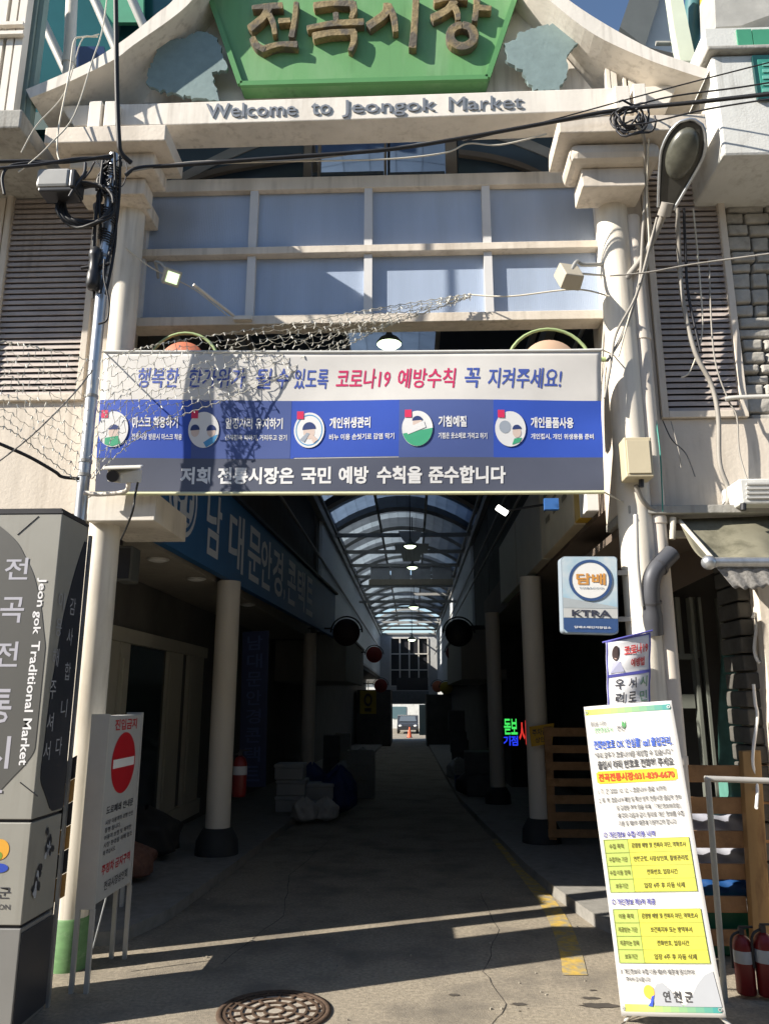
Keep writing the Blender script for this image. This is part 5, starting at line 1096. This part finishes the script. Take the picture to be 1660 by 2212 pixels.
# ================================================================ street lamp head
T = thing('street_lamp', 'big dark oval street lamp head on an arm before a louvre', 'street lamp', P(1440, 440, 4.6))
tip, root = P(1494, 258, 4.45), P(1437, 450, 4.85)
ax = (root-tip); Ln = ax.length; ax.normalize(); view = (P(1465, 350, 4.6)-CAM).normalized(); sd = ax.cross(view).normalized(); nn = sd.cross(ax).normalized()
if nn.dot(view) > 0: nn = -nn
def wd(t): return (.122*math.sqrt(max(0, 1-((t-.38)/.38)**2)) if t < .38 else .122-.085*((t-.38)/.62)**1.15)+.01
m = MB(); N = 22; prof = [(i/N, wd(i/N)) for i in range(N+1)]
m.grid(lambda u, v: tip+ax*Ln*v+sd*wd(v)*math.cos(math.pi*u)+nn*(-.16*math.sin(math.pi*u)*(wd(v)/.132)), 16, N)
m.grid(lambda u, v: tip+ax*Ln*v+sd*wd(v)*(2*u-1)+nn*.004, 6, N)
m.build('housing', mat('lamp_housing', (.07, .068, .06), .4, .3, var=.25, scale=9), T, thick=.004)
m = MB(); m.grid(lambda u, v: tip+ax*(Ln*(.37+.29*math.cos(2*math.pi*u)*v))+sd*(.104*math.sin(2*math.pi*u)*v)+nn*(.008+.05*math.sqrt(max(0, 1-v*v))), 30, 8)
m.build('lens', mat('dirty_lens', (.10, .10, .078), .3, var=.35, scale=16, col2=(.07, .07, .055), c2scale=9, spec=.6), T)
m = MB(); m.tube([tip+ax*(Ln*t)+sd*(wd(t)+.006)*s_+nn*.006 for s_, ts in ((1, [1-i/24 for i in range(25)]), (-1, [i/24 for i in range(25)])) for t in ts], .011, 8); m.build('rim', metal_g, T)
m = MB(); m.tube(smooth_path([root, P(1426, 478, 4.95), P(1394, 545, 5.05), P(1345, 610, 5.12)]), .024, 12); m.tube([root-ax*.04, root+ax*.05], .045, 12); m.build('arm', greycable, T)
# ================================================================ meter box
T = thing('meter_box', 'small beige electric meter box on the column beside the banner', 'meter box', P(1372, 1025, 5.0))
m = MB(); m.pbox(1349, 944, 1409, 1030, 4.93, 5.08); m.build('case', mat('meter_beige', (.55, .48, .33), .5, var=.06), T, bev=.008)
m = MB(); m.pbox(1354, 950, 1404, 1022, 4.922, 4.929); m.build('door', mat('meter_door', (.58, .51, .36), .5, var=.05), T, bev=.003)
m = MB(); m.tube([P(1384, 1030, 5.0), P(1384, 1052, 5.0)], .018, 8); m.build('cable_gland', dk_plastic, T)
# ================================================================ market pylon at left
TY, TX = 4.2, None
T = thing('market_pylon', 'tall grey market pylon with a dark lens-shaped panel and white lettering', 'pylon sign', (P(60, 1110, 4.2).x-.2, TY, 0))
pl = mat('pylon_light_grey', (.315, .31, .28), .45, .1, var=.08, scale=2, streak=.3); pd = mat('pylon_dark_grey', (.11, .11, .105), .45, .1, var=.06, scale=2); pn = mat('pylon_black', (.035, .038, .048), .4, .1, var=.08); pb = mat('pylon_base', (.24, .24, .235), .4, .2, var=.08, scale=3)
pxr = P(135, 1112, TY).x; TB = TY+.36; zt_ = P(100, 1110, TY).z; pxl = pxr-.78
z1 = P(70, 1774, TY).z; z2 = P(46, 2003, TY).z
m = MB(); m.box(pxl, pxr, TY, TB, z1+.008, zt_); m.build('upper_body', pl, T, bev=.004)
m = MB(); m.box(pxl, pxr, TY, TB, z2+.008, z1-.008); m.build('middle_body', pl, T, bev=.004)
m = MB(); m.box(pxl-.0, pxr, TY, TB, 0, z2-.008); m.build('base', pb, T, bev=.004)
m = MB(); m.box(pxl+.01, pxr-.012, TY+.012, TB-.012, z2-.02, zt_+.035); m.box(pxl-.004, pxr+.004, TY-.004, TB+.004, zt_+.002, zt_+.016); m.build('core', dark_m, T)
m = MB()
for z in (z2-.01,): m.box(pxr+.0005, pxr+.006, TY+.01, TB, .02, z2-.03)
m.build('dark_side', pn, T)
# front lens panel and letterings
def fp(x, y): v = P(x, y, TY); return v
m = MB(); arc = smooth_path([fp(-40, 1112), fp(0, 1136), fp(36, 1169), fp(55, 1202), fp(74, 1243), fp(88, 1303), fp(95, 1363), fp(99, 1409), fp(97, 1480), fp(90, 1550), fp(77, 1615), fp(55, 1650), fp(27, 1680), fp(-15, 1725)], 5)
arc = [Vector((min(max(p.x, pxl+.03), pxr-.02), p.y, min(max(p.z, z1+.03), zt_-.02))) for p in arc]
lft = [Vector((pxl+.02, TY, arc[-1].z+.12)), Vector((pxl+.02, TY, arc[0].z-.12))]
m.prism([p+Vector((0, -.0025, 0)) for p in arc+lft], (0, .002, 0)); m.build('lens_panel', pd, T)
lw = mat('pylon_white_letter', (.78, .78, .80), .4, var=0); lg = mat('pylon_silver_letter', (.46, .46, .52), .4, .1, var=0)
S = Sheet([(pxl, TY-.0028, zt_), (pxr, TY-.0028, zt_), (pxr, TY-.0028, z1), (pxl, TY-.0028, z1)])
def fa(p): return ((p.x-pxl)/(pxr-pxl), (zt_-p.z)/(zt_-z1))
m = MB()
for ch, x0, y0, x1, y1 in (('전', 12, 1205, 62, 1252), ('곡', 2, 1290, 53, 1345), ('전', -10, 1386, 40, 1440), ('통', -22, 1488, 26, 1562), ('시', -40, 1590, 22, 1660), ('장', -58, 1690, 4, 1755)):
    c0 = fa(fp((x0+x1)/2, (y0+y1)/2)); hw_ = abs(fp(x1, y0).x-fp(x0, y0).x)/2/(pxr-pxl); hh = abs(fp(x0, y0).z-fp(x0, y1).z)/2/(zt_-z1)
    S.text(m, ch, c0[0]-hw_, c0[1]-hh, c0[0]+hw_, c0[1]+hh, 1, .001, .012)
for body, y0, y1, xc, in (('Jeon', 1248, 1311, 90), ('gok', 1320, 1371, 81), ('Traditional', 1385, 1538, 71), ('Market', 1552, 1653, 56)):
    ca, cb_ = fa(fp(xc+7.5, y0)), fa(fp(xc-7.5, y1)); xm_ = (ca[0]+cb_[0])/2
    asc = .032
    a0, a1 = xm_-asc*(1.2 if body in ('Jeon', 'gok') else .95), xm_+asc*.95
    S.text(m, body, a0, ca[1], a1, cb_[1], 0, .001, .018, rot=-90)
m.build('lettering', [lw, lg], T)
m = MB(); 
for x0, y0, x1, y1 in ((84, 1115, 38, 1155), (82, 1720, 44, 1690)): m.tube([fp(x0, y0)+Vector((0, -.001, 0)), fp(x1, y1)+Vector((0, -.001, 0))], .003, 4)
m.build('seam', dark_m, T)
# emblem of the county on the middle body
eo = mat('emblem_orange', (.70, .36, .05), .5, var=0); eb = mat('emblem_blue', (.03, .07, .42), .5, var=0); eg = mat('emblem_green', (.2, .3, .05), .5, var=0)
m = MB(); e0 = fp(0, 1835)
def disc3(c, r, mi, y, sx=1, sz=1): m.face([(c.x+r*sx*math.cos(t*.2618), TY-y, c.z+r*sz*math.sin(t*.2618)) for t in range(24)], mi)
disc3(e0, .05, 0, .002); disc3(e0+Vector((-.002, 0, -.03)), .02, 2, .003); disc3(fp(-2, 1875), .045, 1, .0025, 1.1, .5)
m.build('emblem', [eo, eb, eg], T)
S2 = Sheet([(pxl, TY-.001, z1), (pxr, TY-.001, z1), (pxr, TY-.001, z2), (pxl, TY-.001, z2)])
def fb(p): return ((p.x-pxl)/(pxr-pxl), (z1-p.z)/(z1-z2))
m = MB(); a_, b_ = fb(fp(-22, 1915)), fb(fp(23, 1941)); S2.text(m, '연천군', a_[0]-.12, a_[1], b_[0], b_[1], 0, .001, .005); a_, b_ = fb(fp(-30, 1953)), fb(fp(22, 1965)); S2.text(m, 'YEONCHEON', a_[0]-.16, a_[1], b_[0], b_[1], 0, .001, .005)
m.build('county_lettering', ink, T)
# right face lens, lettering and carved bits
def rp(x, y): return PX(x, y, pxr)
m = MB(); L_ = smooth_path([rp(182, 1170), rp(160, 1240), rp(137, 1330), rp(118, 1440), rp(108, 1500), rp(96, 1600), rp(87, 1680), rp(98, 1720), rp(118, 1780)], 5)
L_ = [Vector((pxr, min(max(p.y, TY+.004), TB-.03), min(max(p.z, z1+.02), zt_-.02))) for p in L_]
m.prism([p+Vector((.0008, 0, 0)) for p in L_+[Vector((pxr, TB-.005, L_[-1].z)), Vector((pxr, TB-.005, L_[0].z))]], (.005, 0, 0)); m.build('side_lens_panel', pn, T)
m = MB(); S = Sheet([(pxr+.006, TY, zt_), (pxr+.006, TB, zt_), (pxr+.006, TB, z1), (pxr+.006, TY, z1)])
def fr_(p): return ((p.y-TY)/(TB-TY), (zt_-p.z)/(zt_-z1))
for ch, x, y in (('이', 131, 1298), ('용', 125, 1355), ('해', 118, 1420), ('주', 112, 1490), ('셔', 106, 1560), ('서', 99, 1622), ('감', 155, 1310), ('사', 149, 1375), ('합', 144, 1450), ('니', 136, 1530), ('다', 125, 1612)):
    c0 = fr_(rp(x, y)); S.text(m, ch, c0[0]-.105, c0[1]-.030, c0[0]+.105, c0[1]+.030, 0, .001, .0)
m.build('side_lettering', mat('pylon_dim_letter', (.34, .35, .38), .4, var=0), T)
m = MB(); S = Sheet([(pxr+.001, TY, z1), (pxr+.001, TB, z1), (pxr+.001, TB, z2), (pxr+.001, TY, z2)])
rr = random.Random(8)
for cxx, cyy in ((.62, .28), (.32, .62)):
    for k in range(14): a_, b_ = cxx+rr.uniform(-.12, .12), cyy+rr.uniform(-.14, .14); S.poly(m, [(a_+.05*math.cos(t*1.05)*rr.uniform(.5, 1.2), b_+.05*math.sin(t*1.05)*rr.uniform(.5, 1.2)) for t in range(6)], rr.randint(0, 1), .002+.0006*k)
m.build('side_emblem', [mat('emblem_silver', (.40, .43, .48), .4, var=0), pn], T)
m = MB()
for k in range(6): z = z2+.0+k*.125; m.hexa([(pxr-.05, TB+.04, z), (pxr+.035, TB+.04, z+.05), (pxr+.035, TB+.04, z+.172), (pxr-.05, TB+.04, z+.122)], [(pxr-.05, TB+.055, z), (pxr+.035, TB+.055, z+.05), (pxr+.035, TB+.055, z+.172), (pxr-.05, TB+.055, z+.122)], k % 2)
m.build('hazard_strip', [mat('faded_orange', (.40, .22, .06), .6, var=.2), black], T)
m = MB(); m.box(pxr+.004, pxr+.02, TB+.004, TB+.03, 0, zt_-.05); m.build('edge_channel', metal_g, T)
# ================================================================ no entry board
NX = -1.83
T = thing('no_entry_board', 'white sandwich board with a red no-entry disc standing beside the pylon', 'sign board', (NX, 5.05, 0))
ya, yb = 4.79, 5.36; zA, zB = 1.50, .45
S = Sheet([(NX, ya, zA), (NX, yb, zA), (NX, yb, zB), (NX, ya, zB)])
m = MB(); S.slab(m, .10); m.build('panel', mat('board_white', (.47, .47, .455), .45, var=.05), T, bev=.004)
for y in (ya-.022, yb+.001):
    m = MB(); m.box(NX-.105, NX+.004, y, y+.021, zB-.02, zA+.012); m.build('frame_side', alu, T)
for y in (ya-.012, yb+.012):
    for x in (NX-.09, NX-.005):
        m = MB(); m.box(x-.012, x+.012, y-.012, y+.012, 0, zB-.021); m.build('leg', alu, T)
redi = mat('sign_red', (.50, .015, .025), .45, var=.04)
m = MB(); S.disc(m, .5, .275, .36, .175, 0, .002, 40); S.rect(m, .18, .25, .82, .30, 1, .004); m.build('no_entry_disc', [redi, white], T)
m = MB(); S.text(m, '진입금지', .16, .02, .84, .085, 0, .002, .02); S.text(m, '도로폐쇄 안내문', .1, .50, .9, .545, 1, .002, .02)
for k, t_ in enumerate(('시장 이용객의 보행 안전', '통행 됩니다.', '이용객 보행 및 쾌적한', '시장 환경을 위해 협조', '해 주십시오.')): S.text(m, t_, .1, .575+k*.04, (.92, .55, .9, .94, .45)[k], .603+k*.04, 1, .002, .01)
S.text(m, '주정차 금지구역', .1, .81, .92, .865, 0, .002, .02); S.text(m, '전곡시장상인회', .2, .905, .88, .955, 1, .002, .015)
m.build('lettering', [redi, ink], T)
m = MB(); m.tube([(NX-.05, 5.1, zB-.02), (NX-.09, 5.05, .15)], .006, 5); m.build('chain', metal_g, T)
# ================================================================ blue round-topped tobacco sign
T = thing('hanging_shop_sign', 'blue and white rounded plate sign with a ringed orange mark beside the poster column', 'shop sign', P(1270, 1370, 5.1))
q = [P(1209, 1203, 5.10), P(1330, 1203, 5.12), P(1333, 1371, 5.12), P(1214, 1368, 5.10)]
S = Sheet(q); skyb = mat('plate_sky_blue', (.33, .52, .64), .35, var=.10, scale=3, col2=(.62, .66, .68), c2scale=2.2, c2lo=.42, c2hi=.62); navyp = mat('plate_navy', (.05, .10, .24), .35, var=.1)
def rrect(a0, b0, a1, b1, r, asp): 
    out = []
    for cx_, cy_, t0 in ((a1-r, b0+r*asp, -90), (a1-r, b1-r*asp, 0), (a0+r, b1-r*asp, 90), (a0+r, b0+r*asp, 180)):
        out += [(cx_+r*math.cos(R(t0+k*15)), cy_+r*asp*math.sin(R(t0+k*15))) for k in range(7)]
    return out
m = MB(); m.prism([S.pt(a, b, .02) for a, b in rrect(0, 0, 1, 1, .07, .72)], -S.n*.09); m.build('case', mat('plate_edge', (.30, .36, .42), .4, var=.05), T)
m = MB(); S.poly(m, rrect(.012, .009, .988, .991, .065, .72), 0, .0215); S.rect(m, .012, .68, .988, .80, 1, .0235); S.poly(m, [(.012, .805), (.988, .805), (.988, .945), (.93, .985), (.07, .985), (.012, .945)], 2, .0235)
S.poly(m, [(.012, .54), (.35, .58), (.988, .655), (.988, .676), (.012, .676)], 3, .0235)
S.disc(m, .51, .315, .33, .232, 4, .025, 40); S.ring(m, .51, .315, .385, .27, .87, 2, .027)
m.build('printed_face', [skyb, mat('plate_pale', (.55, .56, .55), .35, var=.05), navyp, mat('plate_grey', (.42, .46, .48), .35, var=.08), white], T)
m = MB(); S.text(m, '담배', .255, .225, .775, .375, 0, .028, .03); S.text(m, 'TOBACCO', .30, .405, .74, .43, 1, .028, .02)
S.text(m, 'KTRA', .16, .70, .86, .785, 2, .028, .03); S.text(m, '담배소매인지정업소', .2, .905, .86, .935, 3, .028, .02)
m.build('lettering', [mat('plate_orange', (.62, .30, .08), .4, var=0), mat('plate_grey_ink', (.25, .30, .36), .4, var=0), mat('plate_dark_ink', (.05, .055, .08), .4, var=0), white], T)
m = MB()
for z in (.2, .8): p_ = S.pt(1, z, -.03); m.box(p_.x, GX1-.09, p_.y-.015, p_.y+.015, p_.z-.015, p_.z+.015)
m.build('bracket', steel, T)
# ================================================================ poster round the gate column
T = thing('column_poster', 'white and blue printed poster wrapped round the gate column', 'poster', P(1355, 1530, 5.05))
S = Sheet([P(1307, 1385, 4.99), P(1404, 1366, 5.02), P(1402, 1560, 5.02), P(1312, 1565, 4.99)], lambda a, b: .035*math.sin(math.pi*a)+.004*math.sin(20*b+5*a))
pw = mat('poster_white', (.74, .74, .76), .5, var=.03); pblue = mat('poster_blue', (.10, .10, .40), .5, var=.05); pskin = mat('poster_skin', (.60, .42, .36), .5, var=.05); phair = mat('poster_hair', (.06, .04, .04), .5, var=0)
m = MB(); S.rect(m, 0, 0, 1, 1, 0, 0, 20, 16); m.build('sheet', pw, T, thick=.002)
m = MB()
for b0, b1 in ((.0, .022), (.415, .45)): S.rect(m, 0, b0, 1, b1, 0, .003, 20, 1)
S.rect(m, 0, 0, .025, 1, 0, .004, 1, 16); S.rect(m, .96, 0, 1, 1, 0, .004, 1, 16)
S.disc(m, .19, .17, .075, .09, 2, .005, 18); S.disc(m, .19, .18, .05, .06, 1, .006, 18); S.poly(m, [(.06, .40), (.12, .27), (.27, .27), (.36, .40)], 3, .005)
m.build('printing', [pblue, pskin, phair, mat('poster_lilac', (.45, .46, .62), .5, var=.05)], T)
m = MB(); S.text(m, '코로나19', .36, .10, .92, .22, 0, .006, .03); S.text(m, '예방법', .50, .26, .84, .36, 0, .006, .03)
for a0, col_, mi in ((.16, '우리가', 1), (.44, '서로를', 1), (.72, '시민을', 2)):
    for k, ch in enumerate(col_): S.text(m, ch, a0, .48+k*.16, a0+.19, .60+k*.16, mi, .006, .015)
m.build('lettering', [mat('poster_red', (.55, .06, .06), .5, var=0), ink, mat('poster_green', (.15, .30, .20), .5, var=0)], T)
m = MB(); m.tube(smooth_path([P(1300, 1388, 5.0), P(1350, 1376, 4.96), P(1408, 1362, 5.02)]), .006, 6); m.build('tie_cord', pblue, T)
# ================================================================ vent elbow
T = thing('vent_pipe', 'dark grey elbowed vent pipe above the poster', 'vent pipe', P(1405, 1400, 5.25))
m = MB(); m.tube(smooth_path([P(1410, 1370, 5.12), P(1407, 1320, 5.08), P(1404, 1275, 5.05), P(1412, 1236, 5.04), P(1450, 1194, 5.08)], 5), [.064, .064, .064, .064, .064]+[.058]*16, 18); m.build('duct', mat('duct_grey', (.075, .078, .09), .5, .2, var=.1), T)
dband = mat('duct_band', (.06, .06, .065), .5, .2, var=.1)
for a_, b_ in (((1406.5, 1304, 5.07), (1406, 1299, 5.065)), ((1421, 1226, 5.05), (1425, 1222, 5.055))): m = MB(); m.tube([P(*a_), P(*b_)], .063, 18); m.build('joint_band', dband, T)
# ================================================================ standing notice banner
T = thing('notice_banner', 'tall white standing notice banner with yellow tables, leaning before the pallets', 'banner stand', PZ(1460, 2200, 0))
q = [P(1260, 1527, 4.66), P(1448, 1513, 4.28), P(1567, 2199, 4.10), P(1341, 2194, 4.48)]
S = Sheet(q, lambda a, b: .012*math.sin(math.pi*a)*math.sin(3*b+.5)+.006*math.sin(6*b+4*a))
nw = mat('notice_white', (.50, .495, .485), .45, var=.04, scale=3)
def bb(t): r = t/.877; return r/(1-t+r)          # height on the sheet from height in the survey
m = MB(); S.rect(m, 0, 0, 1, 1, 0, 0, 16, 48); m.build('sheet', nw, T, thick=.002)
yt = mat('table_yellow', (.50, .48, .06), .5, var=.05); ygr = mat('table_lime', (.31, .38, .09), .5, var=.05); ylw = mat('highlight_yellow', (.52, .37, .015), .5, var=.04); hill = mat('hill_grey', (.29, .305, .335), .5, var=.05)
m = MB()
for k in range(12):   # gradient bars in steps
    t = k/11; S.rect(m, .012+k*.0805, .012, .012+(k+1)*.0805, .032, 2+k, .003, 1, 1); S.rect(m, .05+k*.077, .966, .05+(k+1)*.077, .987, 2+k, .003, 1, 1)
S.rect(m, .085, bb(.210), .915, bb(.250), 0, .004, 14, 2); S.rect(m, .065, bb(.214), .085, bb(.246), 0, .004, 1, 2); S.rect(m, .915, bb(.214), .935, bb(.246), 0, .004, 1, 2)
m.build('printed_field', [ylw, ylw]+[mat('grad_step', (.42-.38*t, .48-.26*t, .09+.12*t), .5, var=0) for t in [k/11 for k in range(12)]], T)
for hp in ([(.36, bb(.965)), (.37, bb(.915)), (.41, bb(.895)), (.47, bb(.89)), (.53, bb(.91)), (.60, bb(.95)), (.64, bb(.966))], [(.64, bb(.966)), (.71, bb(.945)), (.80, bb(.895)), (.88, bb(.865)), (.96, bb(.852)), (.985, bb(.966))]):
    m = MB(); S.poly(m, hp, 0, .0055); m.build('printed_hill', hill, T)
for t0, t1 in ((.430, .600), (.655, .828)):
    m = MB(); S.rect(m, .05, bb(t0), .95, bb(t1), 1, .003, 8, 8); S.rect(m, .32, bb(t0), .945, bb(t1)-.002, 0, .005, 8, 8)
    for k in range(5): y_ = bb(t0+(t1-t0)*k/4); S.rect(m, .05, y_-.0008, .95, y_+.0008, 2, .0062, 8, 1)
    for a_ in (.05, .32, .95): S.rect(m, a_-.003, bb(t0), a_+.003, bb(t1), 2, .0066, 1, 10)
    m.build('printed_table', [yt, ygr, mat('rule_green', (.17, .21, .05), .5, var=0)], T)
nb = mat('notice_blue', (.02, .07, .36), .5, var=0); ndk = mat('notice_dark', (.05, .05, .055), .5, var=0); ngr = mat('notice_grey', (.085, .085, .09), .5, var=0); nrd = mat('notice_red', (.45, .045, .01), .5, var=0); npl = mat('notice_indigo', (.06, .06, .26), .5, var=0); ngn = mat('notice_green', (.06, .26, .08), .5, var=0); nt_ = mat('notice_table_ink', (.09, .085, .02), .5, var=0)
m = MB()
def nt2(txt, a0, b0, a1, b1, mi, bold=.015): S.text(m, txt, a0, bb(b0), a1, bb(b1), mi, .0078, bold)
nt2('통일을 이루는', .07, .050, .27, .066, 2, .01); nt2('연천중심도시', .11, .070, .33, .087, 5, .01); nt2('연천', .38, .068, .47, .085, 2, .01)
nt2("전화번호로 OK '안심콜' call 출입관리.", .08, .110, .94, .140, 0, .03); nt2('"우리 모두가 코로나19를 예방할 수 있습니다."', .08, .149, .93, .170, 2, .02); nt2('출입시 아래 번호로 전화해 주세요', .10, .176, .92, .204, 1, .03)
nt2('전곡전통시장:031-839-6670', .09, .217, .91, .243, 3, .03)
nt2('1. 기  간: 2020. 10. 12. ~ 코로나19 종료 시까지', .06, .265, .80, .283, 2, .02); nt2('2. 목  적: 코로나19 예방 및 확산 방지 전통시장 출입자 명부', .06, .294, .94, .312, 2, .02)
for k, t_ in enumerate(('및 감염원 추적 등을 위해, 「개인정보보호법」', '에 따라 다음과 같이 동의로 개인 정보를 수집·', '이용 및 제3자 제공에 이용하고자 합니다.')): nt2(t_, .25, .320+.025*k, (.92, .95, .86)[k], .338+.025*k, 2, .02)
nt2('○ 개인정보 수집·이용 내역', .06, .404, .62, .424, 4, .025); nt2('○ 개인정보 제3자 제공', .05, .620, .52, .641, 4, .025)
rows = (('수집 목적', '감염병 예방 및 전파자 차단, 역학조사'), ('수집하는 기관', '연천군청, 시장상인회, 질병관리청'), ('수집·이용 항목', '전화번호, 입장시간'), ('보유기간', '입장 4주 후 자동 삭제')), (('이용 목적', '감염병 예방 및 전파자 차단, 역학조사'), ('제공받는 기관', '보건복지부 또는 방역부서'), ('제공하는 항목', '전화번호, 입장시간'), ('보유기간', '입장 4주 후 자동 삭제'))
for rws, t0, t1 in ((rows[0], .430, .600), (rows[1], .655, .828)):
    h_ = (t1-t0)/4
    for k, (l_, r_) in enumerate(rws):
        y_ = t0+h_*k; wl = .012*len(l_)+.02; wr = .0158*len(r_)
        nt2(l_, .185-wl, y_+h_*.31, .185+wl, y_+h_*.70, 6, .015); nt2(r_, .635-min(wr, .28), y_+h_*.28, .635+min(wr, .28), y_+h_*.72, 6, .025)
nt2('3. 개인정보의 수집·이용·제3자 제공에 동의하여', .05, .846, .79, .864, 2, .02); nt2('주셔서 감사합니다.', .10, .872, .36, .888, 2, .02)
nt2('연 천 군', .46, .916, .74, .952, 1, .02)
m.build('lettering', [nb, ndk, ngr, nrd, npl, ngn, nt_], T)
m = MB(); S.poly(m, [(.44, bb(.066)), (.455, bb(.053)), (.47, bb(.066)), (.49, bb(.05)), (.485, bb(.072)), (.46, bb(.08))], 0, .007)
m.build('leaf_mark', [ngn], T)
m = MB(); S.disc(m, .325, bb(.920), .055, .020, 0, .0075, 22); S.poly(m, [(.30, bb(.965)), (.33, bb(.953)), (.345, bb(.935)), (.375, bb(.93)), (.36, bb(.948)), (.345, bb(.967))], 1, .0085); m.build('emblem', [eo, eb], T)
m = MB()
for a_, b_ in ((.035, .022), (.965, .022), (.04, .977), (.965, .977)): S.ring(m, a_, b_, .018, .0055, .5, 0, .009, 14)
m.build('eyelet', metal_g, T)
hub = S.pt(.5, .55, -.35)
m = MB()
for a_, b_ in ((.02, .01), (.98, .01), (.03, .985), (.97, .985)): m.tube([S.pt(.5, .55, -.12), S.pt(a_, b_, -.01)], .007, 8)
m.build('cross_rod', alu, T)
m = MB(); g = S.pt(.5, .55, -.12); m.tube([g, Vector((g.x+.15, g.y+.55, .0))], .009, 8); q1 = S.pt(.93, 1, -.02); m.tube([q1, Vector((q1.x+.18, q1.y-.05, 0.0))], .009, 8); q1 = S.pt(.07, 1, -.02); m.tube([q1, Vector((q1.x-.02, q1.y+.03, 0.0))], .009, 8); m.build('foot_rod', alu, T)
shape_letters()
